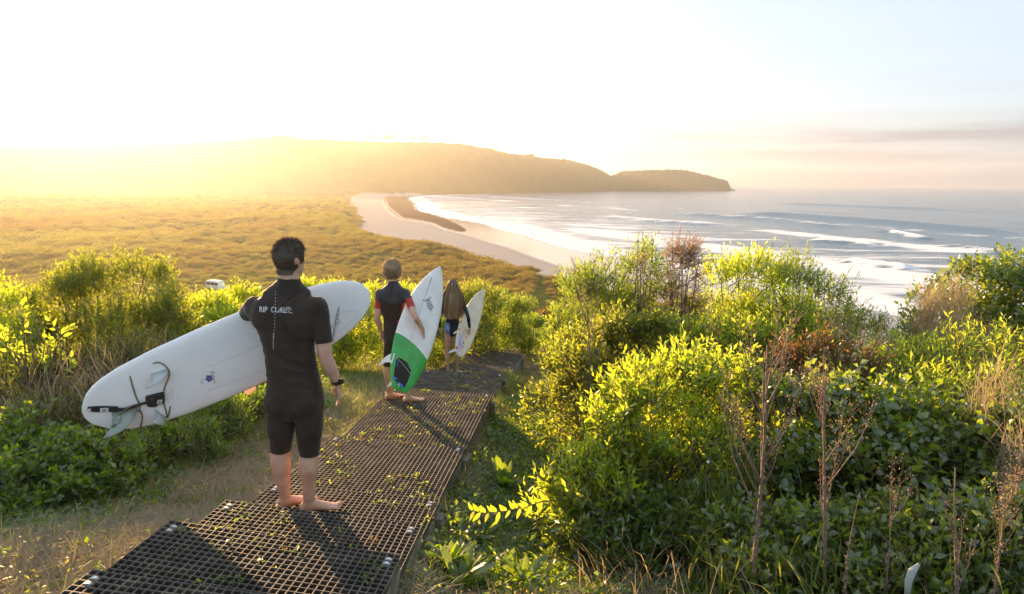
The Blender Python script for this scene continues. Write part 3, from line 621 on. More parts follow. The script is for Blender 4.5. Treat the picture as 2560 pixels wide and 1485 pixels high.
# --- left of the path
shrub('rounded_bush', 'big rounded olive bush on the left with small oval leaves, against the valley', 'bush',
      [B(140, 760, 8.0, .42, .45), B(220, 715, 8.2, .42, .45), B(340, 700, 8.3, .45, .48), B(420, 770, 8.1, .36, .45), B(280, 810, 7.9, .6, .45), B(400, 830, 8.0, .4, .35), B(120, 850, 7.8, .4, .35)], 3200, 11, .062, .36, G5, up=.5, slen=(.16, .36), fine=100, spike=45)
shrub('edge_bush', 'bush cut by the left edge of the picture, lit by the sun', 'bush',
      [B(15, 770, 7.6, .36, .3), B(-60, 740, 7.8, .45, .4), B(-220, 760, 7.8, .5, .4), B(40, 830, 7.4, .36, .25)], 900, 10, .07, .36, G1, up=.5, slen=(.16, .34), fine=40)
_hl = ['low sunlit scrub behind the tail of the white board, right of the rounded bush', 'sunlit scrub just left of the man, below the white van', 'golden scrub behind the nose of the white board', 'yellow-green scrub behind the boy', 'scrub between the boy and the girl', 'olive scrub directly behind the girl',
       'dark rounded bush right of the girl, above the lower steps', 'small bush at the bend of the lower steps', 'brown-green bush left of the last visible steps']
for i, (bl, mt) in enumerate((
        ([B(520, 770, 9.5, .35, .35), B(560, 800, 9.2, .4, .3), B(490, 830, 8.8, .3, .3)], G1), ([B(600, 760, 10.5, .4, .35), B(650, 790, 10, .4, .4)], G1), ([B(760, 740, 11.5, .45, .35), B(840, 740, 11.8, .45, .32), B(880, 780, 11.3, .45, .4), B(800, 800, 11, .4, .4)], G1),
        ([B(930, 760, 12.2, .5, .4), B(990, 740, 12.4, .45, .35), B(1010, 800, 12, .5, .4)], G1), ([B(1060, 770, 12.8, .45, .45), B(1090, 830, 12.4, .4, .35)], G2), ([B(1140, 760, 14, .55, .55), B(1180, 730, 14.5, .5, .4)], G5),
        ([B(1220, 760, 15.3, .55, .55), B(1270, 780, 15.8, .5, .5), B(1190, 810, 14.8, .45, .4)], G2), ([B(1310, 800, 17, .4, .32), B(1260, 815, 16, .4, .28)], G2), ([B(1345, 790, 23, .5, .4)], GR))):
    n_ = int(520 * len(bl)); shrub('scrub_bush', _hl[i], 'bush', bl, n_, 9, .075, .34, mt, up=.5, slen=(.18, .4), group='bushes along the left of the stairway', spike=12)
shrub('nettle_clump', 'clump of broad pointed leaves in the bottom left corner', 'weed clump',
      [B(60, 1120, 4.7, .32, .26), B(170, 1150, 4.5, .3, .24), B(40, 1230, 4.2, .3, .22), B(160, 1250, 4.15, .26, .18), B(270, 1140, 4.6, .24, .16), B(20, 1300, 3.9, .2, .14), B(-140, 1180, 4.4, .35, .25), B(-300, 1150, 4.8, .35, .25), B(280, 1200, 4.4, .16, .1)],
      1500, 8, .07, .5, G6, up=.55, slen=(.14, .32), fine=260, ang=1.05)
shrub('weed_clump', 'thicket of narrow-leaved weeds left of the board tail', 'weed clump',
      [B(60, 950, 5.6, .4, .26), B(180, 930, 5.8, .4, .26), B(300, 900, 6.2, .4, .25), B(120, 1040, 5.2, .36, .2), B(240, 1030, 5.3, .3, .2), B(390, 860, 7.0, .36, .2), B(-120, 950, 5.6, .4, .26)],
      1450, 10, .07, .16, GG, up=.8, slen=(.2, .42), fine=100)
shrub('weed_clump', 'green weeds below the white board beside the dry path', 'weed clump',
      [B(400, 1090, 5.1, .22, .13), B(480, 1080, 5.3, .2, .1), B(340, 1110, 5.0, .2, .12), B(560, 1010, 6.0, .24, .1), B(640, 990, 6.4, .2, .1), B(420, 1030, 5.6, .22, .1)],
      620, 9, .075, .22, G6, up=.7, slen=(.12, .26), fine=120)
shrub('sapling', 'pale-leaved young sapling in front of the rounded bush', 'sapling',
      [B(70, 790, 5.6, .1, .12), B(40, 850, 5.5, .12, .14), B(130, 860, 5.5, .1, .08), B(150, 820, 5.5, .05, .05)], 46, 7, .075, .5, G1, up=.6, slen=(.14, .26), fine=90)
# ------------------------------------------------------------------ people
rng = np.random.default_rng(41)
def skin_mat(name, col):
    m, t, o = newmat(name); p = N(t, 'ShaderNodeBsdfPrincipled', Roughness=.48); tc = N(t, 'ShaderNodeTexCoord')
    n = N(t, 'ShaderNodeTexNoise', Scale=14., Detail=6.0); t.links.new(tc.outputs['Object'], n.inputs['Vector'])
    r = ramp(t, [(.3, tuple(c * k for c, k in zip(col, (.86, .76, .72)))), (.55, col), (.75, tuple(min(1, c * k) for c, k in zip(col, (1.08, 1.1, 1.12))))]); t.links.new(n.outputs[0], r.inputs[0]); t.links.new(r.outputs[0], p.inputs['Base Color'])
    p.inputs['Subsurface Weight'].default_value = .35; p.inputs['Subsurface Radius'].default_value = (1, .3, .15); p.inputs['Subsurface Scale'].default_value = .02
    n2 = N(t, 'ShaderNodeTexNoise', Scale=220., Detail=3.0); t.links.new(tc.outputs['Object'], n2.inputs['Vector']); b = N(t, 'ShaderNodeBump', Strength=.25, Distance=.002); t.links.new(n2.outputs[0], b.inputs['Height']); t.links.new(b.outputs[0], p.inputs['Normal'])
    t.links.new(p.outputs[0], o.inputs[0]); return m
def neo(name, col, rough=.72):
    """neoprene: matt, faintly knitted, soft sheen"""
    m, t, o = newmat(name); p = N(t, 'ShaderNodeBsdfPrincipled', Roughness=rough); tc = N(t, 'ShaderNodeTexCoord'); p.inputs['Specular IOR Level'].default_value = .25
    p.inputs['Sheen Weight'].default_value = .12; p.inputs['Sheen Roughness'].default_value = .5
    n = N(t, 'ShaderNodeTexNoise', Scale=9., Detail=5.0); t.links.new(tc.outputs['Object'], n.inputs['Vector']); r = ramp(t, [(.35, tuple(c * .75 for c in col)), (.7, tuple(c * 1.3 for c in col))]); t.links.new(n.outputs[0], r.inputs[0]); t.links.new(r.outputs[0], p.inputs['Base Color'])
    n2 = N(t, 'ShaderNodeTexNoise', Scale=900., Detail=2.0); n3 = N(t, 'ShaderNodeTexNoise', Scale=16., Detail=3.0)
    t.links.new(tc.outputs['Object'], n2.inputs['Vector']); t.links.new(tc.outputs['Object'], n3.inputs['Vector'])
    b = N(t, 'ShaderNodeBump', Strength=.3, Distance=.001); t.links.new(n2.outputs[0], b.inputs['Height']); b3 = N(t, 'ShaderNodeBump', Strength=.5, Distance=.02); t.links.new(n3.outputs[0], b3.inputs['Height']); t.links.new(b.outputs[0], b3.inputs['Normal']); t.links.new(b3.outputs[0], p.inputs['Normal'])
    t.links.new(p.outputs[0], o.inputs[0]); return m
def hairmat(name, c1, c2, tr):
    return leafmat(name, [c1, c2, tuple((a + b) / 2 for a, b in zip(c1, c2))], [tr], .3, .06, .4)
def loft(A, secs, n=20, ex=2.2):
    """secs: (centre, side vec, depth vec, half side, half depth)"""
    V = []; F = []
    for c, sx_, dy_, a, b in secs:
        for k in range(n):
            w = 6.28318 * k / n; cw, sw = math.cos(w), math.sin(w)
            V.append(c + sx_ * (a * math.copysign(abs(cw) ** (2 / ex), cw)) + dy_ * (b * math.copysign(abs(sw) ** (2 / ex), sw)))
    m_ = len(secs)
    for i in range(m_ - 1):
        for k in range(n): F.append((i * n + k, i * n + (k + 1) % n, (i + 1) * n + (k + 1) % n, (i + 1) * n + k))
    for base, ci in ((0, 0), ((m_ - 1) * n, -1)):
        c = len(V); V.append(secs[ci][0])
        for k in range(0, n, 2):
            q = (c, base + k, base + (k + 1) % n, base + (k + 2) % n); F.append(q if base else q[::-1])
    A.add(np.array([tuple(v) for v in V]), np.array(F))
def ball(A, c, r, n=12):
    if not hasattr(r, '__len__'): r = (r, r, r)
    secs = []
    for i in range(1, n):
        w = math.pi * i / n; secs.append((Vector(c) + Vector((0, 0, math.cos(w) * r[2])), Vector((1, 0, 0)), Vector((0, 1, 0)), math.sin(w) * r[0], math.sin(w) * r[1]))
    loft(A, secs, 14, 2)
def limb(A, pts, rad, sub=4):
    """smooth tapered limb through pts"""
    P = []; Rr = []; n = len(pts)
    for i in range(n - 1):
        p0, p1, p2, p3 = pts[max(i - 1, 0)], pts[i], pts[i + 1], pts[min(i + 2, n - 1)]
        for k in range(sub):
            t_ = k / sub; P.append(.5 * ((2 * p1) + (p2 - p0) * t_ + (2 * p0 - 5 * p1 + 4 * p2 - p3) * t_ * t_ + (3 * p1 - p0 - 3 * p2 + p3) * t_ ** 3))
            u = t_ * t_ * (3 - 2 * t_); Rr.append(rad[i] * (1 - u) + rad[i + 1] * u)
    P.append(pts[-1]); Rr.append(rad[-1]); A.tube(P, Rr, 16); return P
def hand(A, w, d, nrm, th_, s=1., curl=.35, spread=1.):
    """palm and five fingers from wrist w; d towards the fingers, nrm out of the palm, th_ thumb side"""
    d = d.normalized(); th_ = (th_ - d * th_.dot(d)).normalized(); nrm = (nrm - d * nrm.dot(d) - th_ * nrm.dot(th_)).normalized()
    loft(A, [(w - d * .03 * s, th_, nrm, .026 * s, .021 * s), (w + d * .012 * s, th_, nrm, .029 * s, .019 * s), (w + d * .045 * s, th_, nrm, .040 * s, .017 * s), (w + d * .085 * s + nrm * .004 * s, th_, nrm, .042 * s, .014 * s), (w + d * .098 * s + nrm * .006 * s, th_, nrm, .038 * s, .010 * s)], 14)
    for q, (o_, l, cu) in enumerate(((.030, .074, .8), (.0105, .083, .95), (-.0095, .077, 1.1), (-.0285, .06, 1.25))):
        p = w + d * (.088 - abs(o_) * .18) * s + th_ * o_ * s; dd = (d + th_ * o_ * 2.2 * spread).normalized(); pts = [p - dd * .02 * s]; a = curl * cu * .5; pts.append(p)
        for k, f_ in enumerate((.45, .32, .23)):
            v = dd * math.cos(a) + nrm * math.sin(a); p = p + v * l * f_ * s; pts.append(p); a += curl * cu
        A.tube(pts, [.0095 * s, .0098 * s, .0090 * s, .0082 * s, .0062 * s], 10)
    p = w + d * .022 * s + th_ * .026 * s + nrm * .006 * s; v1 = (th_ * .62 + d * .75 + nrm * .35).normalized(); v2 = (th_ * .2 + d * .95 + nrm * .35).normalized()
    A.tube([p - v1 * .02 * s, p, p + v1 * .038 * s, p + v1 * .038 * s + v2 * .028 * s, p + v1 * .038 * s + v2 * .048 * s], [.014 * s, .0155 * s, .0118 * s, .0108 * s, .0075 * s], 10)
def foot(A, ank, g, az_, s=1.):
    """bare foot on the ground g (point under the ankle), toes towards azimuth az_"""
    f = Vector((math.sin(az_), math.cos(az_), 0)); r = Vector((f.y, -f.x, 0)); z = Vector((0, 0, 1)); h = g
    A_ = [(-.062, .018, .022, .022), (-.045, .030, .034, .034), (-.01, .033, .042, .044), (.04, .035, .036, .040), (.09, .042, .026, .028), (.135, .046, .017, .019), (.165, .044, .012, .0135), (.185, .038, .009, .010)]
    loft(A, [(h + f * a * s + z * c * s, r, z, b * s, hh * s) for a, b, hh, c in A_], 16)
    for k in range(5):
        x_ = (-.034 + .0165 * k) * (1 if side_in[0] > 0 else -1); l = (.055, .05, .043, .036, .03)[k]; rr = (.0125, .0088, .0084, .008, .0078)[k]
        q = h + r * x_ * s + f * (.168 - .012 * k) * s + z * .012 * s; A.tube([q, q + f * l * .55 * s + z * .004 * s, q + f * l * s - z * .001 * s], [rr * s, rr * s, rr * .75 * s], 8)
    A.tube([ank + z * .06 * s, ank, h + z * .04 * s - f * .012 * s], [.034 * s, .034 * s, .036 * s], 12)
side_in = [1]
HEAD = [(.0, .018, .02, .02), (.010, .045, .052, .05), (.03, .064, .078, .078), (.065, .0755, .094, .097), (.10, .077, .098, .101), (.13, .0745, .097, .094), (.16, .069, .098, .076), (.187, .061, .097, .055), (.208, .050, .094, .036), (.225, .034, .088, .012), (.234, .014, .080, -.04)]
def head(A, crown, yaw, pitch_=0., s=1.):
    f = Vector((math.sin(yaw), math.cos(yaw), 0)); r = Vector((f.y, -f.x, 0)); z = Vector((0, 0, 1)); f, z = (f * math.cos(pitch_) - z * math.sin(pitch_)), (z * math.cos(pitch_) + f * math.sin(pitch_))
    P = lambda x_, y_, d_: crown + (r * x_ + f * y_ - z * d_) * s
    loft(A, [(P(0, (fr - bk) / 2, d_), r, f, a * s, (fr + bk) / 2 * s) for d_, a, fr, bk in HEAD], 22, 2.15)
    A.tube([P(0, .088, .105), P(0, .104, .135), P(0, .116, .152), P(0, .098, .162)], [.010 * s, .011 * s, .014 * s, .010 * s], 10)   # nose
    for q in (-1, 1):
        A.tube([P(q * .02, .094, .15), P(q * .012, .106, .155)], [.009 * s, .008 * s], 8)
        A.tube([P(q * .012, .088, .103), P(q * .034, .086, .098), P(q * .056, .070, .104)], [.009 * s, .0105 * s, .008 * s], 8)                       # brow
        A.tube([P(q * .05, .064, .14), P(q * .056, .055, .146)], [.016 * s, .012 * s], 8)                                                            # cheekbone
        ear = [P(q * .073, -.004, .162), P(q * .080, .004, .150), P(q * .086, -.002, .128), P(q * .091, -.016, .108), P(q * .091, -.028, .108), P(q * .088, -.034, .124), P(q * .080, -.022, .148)]
        A.tube(ear, [.006 * s, .0075 * s, .0065 * s, .0065 * s, .0065 * s, .0065 * s, .006 * s], 8); A.tube([P(q * .074, -.004, .128), P(q * .085, -.016, .128)], [.012 * s, .009 * s], 8)
    A.tube([P(-.022, .090, .182), P(0, .101, .179), P(.022, .090, .182)], [.006 * s, .0075 * s, .006 * s], 8); A.tube([P(-.02, .089, .19), P(0, .099, .191), P(.02, .089, .19)], [.006 * s, .008 * s, .006 * s], 8)  # lips
    ball(A, P(0, .084, .214), (.018 * s, .018 * s, .016 * s))
    return P, r, f, z
def remesh(name, A, voxel, smooth=5):
    o_ = bpy.data.objects.new('tmp', A.mesh('tmp')); COL.objects.link(o_)
    q = o_.modifiers.new('r', 'REMESH'); q.mode = 'VOXEL'; q.voxel_size = voxel; q2 = o_.modifiers.new('s', 'SMOOTH'); q2.iterations = smooth; q2.factor = .5
    dg = bpy.context.evaluated_depsgraph_get(); me = bpy.data.meshes.new_from_object(o_.evaluated_get(dg)); bpy.data.objects.remove(o_)
    n = len(me.vertices); V = np.empty(n * 3, np.float32); me.vertices.foreach_get('co', V); V = V.reshape(-1, 3).astype(float); me.calc_loop_triangles()
    T = np.empty(len(me.loop_triangles) * 3, np.int32); me.loop_triangles.foreach_get('vertices', T); T = T.reshape(-1, 3)
    me2 = mesh_np(name, V, T, True); Nn = np.empty(n * 3, np.float32); me2.vertices.foreach_get('normal', Nn); bpy.data.meshes.remove(me); bpy.data.meshes.remove(me2)
    return V, T, Nn.reshape(-1, 3).astype(float)
def relax(V, T, w, it):
    E = np.vstack([T[:, [0, 1]], T[:, [1, 2]], T[:, [2, 0]]]); n = len(V); deg = np.bincount(E[:, 0], minlength=n).astype(float)[:, None]; w = w[:, None]
    for _ in range(it):
        S = np.stack([np.bincount(E[:, 0], weights=V[E[:, 1], k], minlength=n) for k in range(3)], 1) / np.maximum(deg, 1); V = V + (S - V) * w * .6
    me = mesh_np('r', V, T, True); Nn = np.empty(n * 3, np.float32); me.vertices.foreach_get('normal', Nn); bpy.data.meshes.remove(me); return V, Nn.reshape(-1, 3).astype(float)
def relax_body(V, T, bones, core, it=34):
    ib, tb, Lb = bones_field(V, bones); nm = [b[0] for b in bones]
    w = np.zeros(len(V)) + .04
    for i, q in enumerate(nm):
        k = ib == i
        if q in core: w[k] = 1.
        elif q in ('lt', 'rt', 'ru', 'lu'): w[k] = np.clip(1.1 - tb[k] * 1.1, .15, 1)
        elif q in ('lc', 'rc', 'rf', 'lf'): w[k] = .15
    return relax(V, T, w, it)
def clip(V, Nn, T, s):
    """cut a triangle mesh along s = 0; returns V, N, s, inside tris, outside tris"""
    s = np.where(np.abs(s) < 1e-6, 1e-6, s); pos = s[T] > 0; cnt = pos.sum(1); ins = [T[cnt == 3]]; outs = [T[cnt == 0]]; mix = T[(cnt > 0) & (cnt < 3)]
    Vl = [V]; nv = len(V); cache = {}; newv = []; newn = []; a_in = []; a_out = []
    def cut(i, j):
        nonlocal nv
        k = (min(i, j), max(i, j))
        if k not in cache:
            u = s[k[0]] / (s[k[0]] - s[k[1]]); newv.append(V[k[0]] * (1 - u) + V[k[1]] * u); newn.append(Nn[k[0]] * (1 - u) + Nn[k[1]] * u); cache[k] = nv; nv += 1
        return cache[k]
    for t_ in mix:
        t_ = [int(q) for q in t_]
        for r in range(3):
            a, b, c = t_[r], t_[(r + 1) % 3], t_[(r + 2) % 3]
            if (s[a] > 0) != (s[b] > 0) and (s[a] > 0) != (s[c] > 0): break
        ab, ac = cut(a, b), cut(a, c); one = [(a, ab, ac)]; two = [(ab, b, c), (ab, c, ac)]
        (a_in if s[a] > 0 else a_out).extend(one); (a_out if s[a] > 0 else a_in).extend(two)
    if newv: V = np.vstack([V, newv]); Nn = np.vstack([Nn, newn])
    f = lambda L, e: np.vstack(L + ([np.array(e, np.int32)] if e else []))
    return V, Nn, f(ins, a_in), f(outs, a_out)
def submesh(name, V, Nn, T, off, mat, parent, org, noise_=0.):
    u, inv = np.unique(T, return_inverse=True); P = V[u] + Nn[u] * (off if np.isscalar(off) else off[u][:, None]) - org
    o_ = link(name, mesh_np(name, P, inv.reshape(-1, 3).astype(np.int32), True), parent, mat); return o_
def bones_field(V, bones):
    """nearest bone (by distance over radius); returns index, t along it, length"""
    best = np.full(len(V), 1e9); ib = np.zeros(len(V), int); tb = np.zeros(len(V)); Lb = np.zeros(len(V))
    for i, (nm, a, b, r) in enumerate(bones):
        a = np.array(a); d = np.array(b) - a; L = np.linalg.norm(d); t_ = ((V - a) @ d) / (L * L); tc_ = np.clip(t_, 0, 1); q = np.linalg.norm(V - a - tc_[:, None] * d, axis=1) / r
        k = q < best; best[k] = q[k]; ib[k] = i; tb[k] = t_[k]; Lb[k] = L
    return ib, tb, Lb
def on_plane(px, py, i):
    """where the sight line to a photo position meets tread i"""
    M = TREADOBJ[i][3]; n = M.col[2].xyz; p0 = M.translation; o_ = Vector((0, 0, CAMZ)); r = rayd(px * K, py * K); return o_ + r * ((p0 - o_).dot(n) / r.dot(n))
def strands(name, roots, dirs, length, width, parent, mat, org, grav=.6, curl=.3, segs=4, flat=None, seedv=1):
    """hair as narrow ribbons"""
    r = np.random.default_rng(seedv); n = len(roots); L = length if hasattr(length, '__len__') else np.full(n, length); L = L * r.uniform(.6, 1.15, n)
    p = roots.copy(); d = dirs / np.linalg.norm(dirs, axis=1, keepdims=True); cv = r.normal(size=(n, 3)) * curl; side = np.cross(d, r.normal(size=(n, 3))); side /= np.linalg.norm(side, axis=1, keepdims=True) + 1e-9
    V = np.empty((n, (segs + 1) * 2, 3))
    for k in range(segs + 1):
        w = width * (1, .95, .8, .6, .35, .2, .1)[min(6, int(k * 6 / segs))] * r.uniform(.8, 1.2, n); V[:, 2 * k] = p - side * w[:, None]; V[:, 2 * k + 1] = p + side * w[:, None]
        d = d + cv / segs + np.array([0, 0, -grav / segs]); d /= np.linalg.norm(d, axis=1, keepdims=True); p = p + d * (L / segs)[:, None]
    F = np.array([(2 * k, 2 * k + 1, 2 * k + 3, 2 * k + 2) for k in range(segs)])[None] + (np.arange(n) * (segs + 1) * 2)[:, None, None]
    return link(name, mesh_np(name, V.reshape(-1, 3) - org, F.reshape(-1, 4), True), parent, mat)
def stamp(name, verts2d, faces, to3d, bvh, parent, mat, org, off=.0022, sub=.012):
    """lay a flat print on a curved surface: verts2d -> to3d gives (point, direction) and the surface is met along it"""
    out = []
    for x_, y_ in verts2d:
        p, d = to3d(x_, y_); h = bvh.ray_cast(p, d)
        q = h[0] - d * off if h[0] is not None else p + d * .3
        out.append(tuple(q - Vector(org)))
    me = bpy.data.meshes.new(name); me.from_pydata(out, [], faces); return link(name, me, parent, mat)
def text2d(body, size=1., shear=0., bold=0., spacing=1., outline=None):
    """letters as flat polygons -> (verts, faces); outline: width of contour letters"""
    cu = bpy.data.curves.new('t', 'FONT'); cu.body = body; cu.size = size; cu.shear = shear; cu.space_character = spacing; cu.offset = bold; cu.resolution_u = 3; cu.align_x = 'CENTER'
    if outline: cu.fill_mode = 'NONE'; cu.bevel_depth = outline; cu.bevel_resolution = 0
    o_ = bpy.data.objects.new('t', cu); COL.objects.link(o_); dg = bpy.context.evaluated_depsgraph_get(); me = bpy.data.meshes.new_from_object(o_.evaluated_get(dg))
    v = [(q.co.x, q.co.y) for q in me.vertices]; f = [tuple(p.vertices) for p in me.polygons]; bpy.data.objects.remove(o_); bpy.data.curves.remove(cu); bpy.data.meshes.remove(me); return v, f
def strip2d(pts, w, closed=False):
    v = []; f = []; n = len(pts)
    for i, (x_, y_) in enumerate(pts):
        a = pts[max(0, i - 1)]; b = pts[min(n - 1, i + 1)]; dx, dy = b[0] - a[0], b[1] - a[1]; l = math.hypot(dx, dy) + 1e-9; ww = w[i] if hasattr(w, '__len__') else w
        v += [(x_ - dy / l * ww, y_ + dx / l * ww), (x_ + dy / l * ww, y_ - dx / l * ww)]
    f = [(2 * i, 2 * i + 1, 2 * i + 3, 2 * i + 2) for i in range(n - 1)]; return v, f
def merge2d(*parts):
    V = []; F = []
    for v, f in parts: F += [tuple(i + len(V) for i in q) for q in f]; V += list(v)
    return V, F
def xf2d(vf, sx=1., sy=None, dx=0., dy=0., rot=0.):
    sy = sx if sy is None else sy; c, s = math.cos(rot), math.sin(rot); return [((x_ * sx) * c - (y_ * sy) * s + dx, (x_ * sx) * s + (y_ * sy) * c + dy) for x_, y_ in vf[0]], vf[1]
M_skin = skin_mat('skin', (.55, .335, .235)); M_skin2 = skin_mat('skin_fair', (.60, .37, .26))
M_black = neo('neoprene_black', (.036, .0245, .0165)); M_grey = neo('neoprene_grey', (.045, .047, .05)); M_red = neo('neoprene_red', (.42, .045, .025)); M_navy = neo('neoprene_navy', (.022, .024, .034)); M_blue = neo('swim_blue', (.16, .22, .42))  # neoprene_black carries the brown of the veiling glare in its base colour
M_print = plain('print_white', (.72, .72, .72), .6, .04, 50); M_eye = plain('eye_white', (.7, .68, .65), .2, .02, 50)
H_man = hairmat('hair_dark', (.06, .038, .023), (.12, .074, .045), (.12, .06, .025)); H_boy = hairmat('hair_fair', (.22, .15, .08), (.42, .30, .17), (.5, .36, .2)); H_girl = hairmat('hair_brown', (.16, .10, .055), (.54, .37, .22), (.62, .42, .22))
V3 = Vector
def legs(A, hip, knee, ank, g, az_, r, s, sgn):
    k = knee; c = knee.lerp(ank, .28) + V3((0, -.012, 0)); m_ = knee.lerp(ank, .62) + V3((0, -.004, 0))
    limb(A, [hip + V3((0, 0, .03)), hip.lerp(k, .4), hip.lerp(k, .8), k, c, m_, ank], [r[0], r[1], r[2], r[3], r[4], r[5], r[6]], 5); side_in[0] = sgn; foot(A, ank, g, az_, s)

# ---------------- the man
def man():
    Y = 3.80; gl = on_plane(702, 1250, 3); gr = on_plane(762, 1258, 3); org = (gl + gr) / 2; A = Acc()
    yl, yr = gl.y, gr.y; Y = (yl + yr) / 2 - .0
    fw = V3((.10, .995, 0)); rt = V3((.995, -.10, 0))
    root = tag(empty('person', tuple(org)), 'tall man in a short dark wetsuit, nearest on the stairway, holding the big white board', 'person')
    c = lambda px, py, dy=0.: dY(px, py, Y + dy)
    secs = [((727, 1022), .150, .098), ((727, 1000), .172, .112), ((726, 965), .174, .118), ((722, 925), .160, .108), ((716, 890), .152, .102), ((710, 845), .160, .106), ((704, 802), .183, .118), ((702, 765), .196, .116), ((704, 740), .172, .100), ((708, 722), .118, .085), ((711, 706), .075, .070), ((712, 690), .062, .064), ((710, 660), .058, .062)]
    loft(A, [(c(*p), rt, fw, a, b) for p, a, b in secs], 24, 2.3)
    for q in (-1, 1):
        ball(A, c(727 + q * 33, 985) - fw * .045, (.09, .085, .10)); ball(A, c(704 + q * 44, 772) - fw * .04, (.09, .075, .11)); ball(A, c(704 + q * 76, 757), (.068, .066, .072))
        A.tube([c(710 + q * 6, 700), c(706 + q * 45, 735)], [.05, .058], 12)
    hl, hr = c(692, 995), c(761, 995); kl, kr = c(690, 1112, .01), c(761, 1118, .01); al = gl + V3((0, .0, .085)); ar = gr + V3((0, 0, .085))
    legs(A, hl, kl, al, gl, R_(48), (.094, .085, .068, .060, .064, .046, .036), 1., -1); legs(A, hr, kr, ar, gr, R_(74), (.094, .085, .068, .060, .066, .047, .037), 1., 1)
    # right arm hangs beside the hip
    s_, e_, w_ = c(784, 757), c(802, 880, -.03), c(830, 942, .03)
    limb(A, [s_, s_.lerp(e_, .45), e_, e_.lerp(w_, .32), w_], [.060, .054, .043, .044, .028], 5); hand(A, w_ + (w_ - e_).normalized() * .015, V3((.0, .06, -1)) + (w_ - e_) * .4, V3((-.75, .35, 0)), V3((-.35, .9, .1)), 1.0, .32)
    # left arm goes round the far side of the board
    s2, e2, w2 = c(624, 753, .05), c(588, 842, .36), c(614, 918, .40)
    limb(A, [s2, c(604, 783, .22), e2, e2.lerp(w2, .32), w2], [.060, .053, .043, .043, .028], 5); hand(A, w2, V3((.05, -.1, -1)), V3((.35, -.9, -.3)), V3((-.9, -.2, .1)), 1.0, .6)
    P, r, f, z = head(A, c(709, 590), R_(28), 0., .98)
    V, T, Nn = remesh('body', A, .0065, 4)
    bones = [('torso', c(727, 1005), c(706, 740), .17), ('neck', c(708, 728), c(711, 668), .07), ('head', c(709, 655), c(709, 600), .09), ('ru', s_, e_, .05), ('rf', e_, w_, .04), ('rh', w_, w_ + (w_ - e_), .05), ('lu', s2, e2, .05), ('lf', e2, w2, .04), ('lh', w2, w2 + V3((0, 0, -.2)), .05), ('lt', hl, kl, .075), ('rt', hr, kr, .075), ('lc', kl, al, .055), ('rc', kr, ar, .055), ('lf2', al, al + V3((.1, .1, -.06)), .06), ('rf2', ar, ar + V3((.1, .0, -.06)), .06)]
    V, Nn = relax_body(V, T, bones, ('torso',)); link('body', mesh_np('body', V - np.array(org), T, True), root, M_skin)
    ib, tb, Lb = bones_field(V, bones); nm = [b[0] for b in bones]; hem = {'torso': (9, 0), 'neck': (.74, 1), 'ru': (.70, 1), 'lu': (.70, 1), 'lt': (.97, 1), 'rt': (.99, 1)}
    s = np.full(len(V), -.3)
    for i, q in enumerate(nm):
        k = ib == i
        if q in hem: s[k] = (hem[q][0] - tb[k]) * Lb[k] if hem[q][1] else .3
    V2, N2, Ti, To = clip(V, Nn, T, s); zw = (V2[:, 2] - c(716, 900).z); wob = fbm(V2[:, 0] * 7 + V2[:, 1] * 3, V2[:, 2] * 30 + V2[:, 0] * 9, 3) * .010 * np.exp(-((zw - .02) / .16) ** 2) + fbm(V2[:, 0] * 9, V2[:, 2] * 24 + V2[:, 0] * 14, 3) * .005
    offs = .0045 + np.clip(wob, -.003, .01); suit = submesh('wetsuit', V2, N2, Ti, offs, M_black, root, np.array(org))
    bv = BVHTree.FromPolygons([tuple(v) for v in V2 + N2 * offs[:, None]], [tuple(map(int, q)) for q in Ti])
    # prints on the back: RIP CURL with the wave, the centre seam and its small lettering
    def back(px, py): p = V3((0, 0, CAMZ)); d = (dY(px, py, Y) - p).normalized(); return p, d
    tx = text2d('RIP', 19, 0, -.012, .95); tx2 = text2d('URL', 19, 0, -.012, .95)
    pts = [(math.cos(a) * 5.0, math.sin(a) * 6.6) for a in np.linspace(.9, 5.38, 14)]; pts2 = [(math.cos(a) * 3.2, math.sin(a) * 4.9) for a in np.linspace(1., 5.28, 14)]
    cc = merge2d(strip2d(pts, .38), strip2d(pts2, .38))
    wave = merge2d(strip2d([(-8, -6), (-7, 2), (-2.5, 7.4), (4, 8), (9, 5), (10.5, 1.2), (8.0, .2)], [.3, .6, .9, .9, .8, .6, .3]), strip2d([(-4, -4), (-2.8, 1.5), (1.5, 4), (5, 2.4), (5, -.3)], [.3, .6, .7, .5, .25]), strip2d([(2.4, 0), (3, -3.6), (7.6, -6.4), (17, -7.6)], [.3, .7, .9, .3]), strip2d([(-8, -6), (-3, -5.6), (2, -6.4)], [.25, .45, .25]))
    logo = merge2d(xf2d(tx, .84, 1.05, 648, -768.5), xf2d(cc, .95, 1.02, 672, -761.4), xf2d(tx2, .84, 1.05, 690.5, -768.5), xf2d(wave, .78, .9, 708, -762))
    def lp(x_, y_): return back(x_, -y_ + (x_ - 660) * .03)
    stamp('back_logo', logo[0], logo[1], lp, bv, suit, M_print, org)
    M_seam = plain('seam', (.16, .13, .11), .7, .1, 50)
    sm = merge2d(*[strip2d([(678 - .028 * (y_ - 720), -y_), (678 - .028 * (y_ + 2.6 - 720), -y_ - 2.6)], .55) for y_ in range(716, 835, 8)]); stamp('seam_stitches', sm[0], sm[1], lambda a, b: back(a, -b), bv, suit, M_print, org)
    sm = merge2d(*[strip2d([(672.6 - .02 * k, -(820 + k * 2.1)), (672.6 + (-.9, .5, 1.0, -.4)[k % 4] * .6, -(821.3 + k * 2.1))], (.75, .55, .85, .5, .7)[k % 5]) for k in range(19)]); stamp('seam_print', sm[0], sm[1], lambda a, b: back(a, -b), bv, suit, M_print, org)
    # zip cord
    cp = []
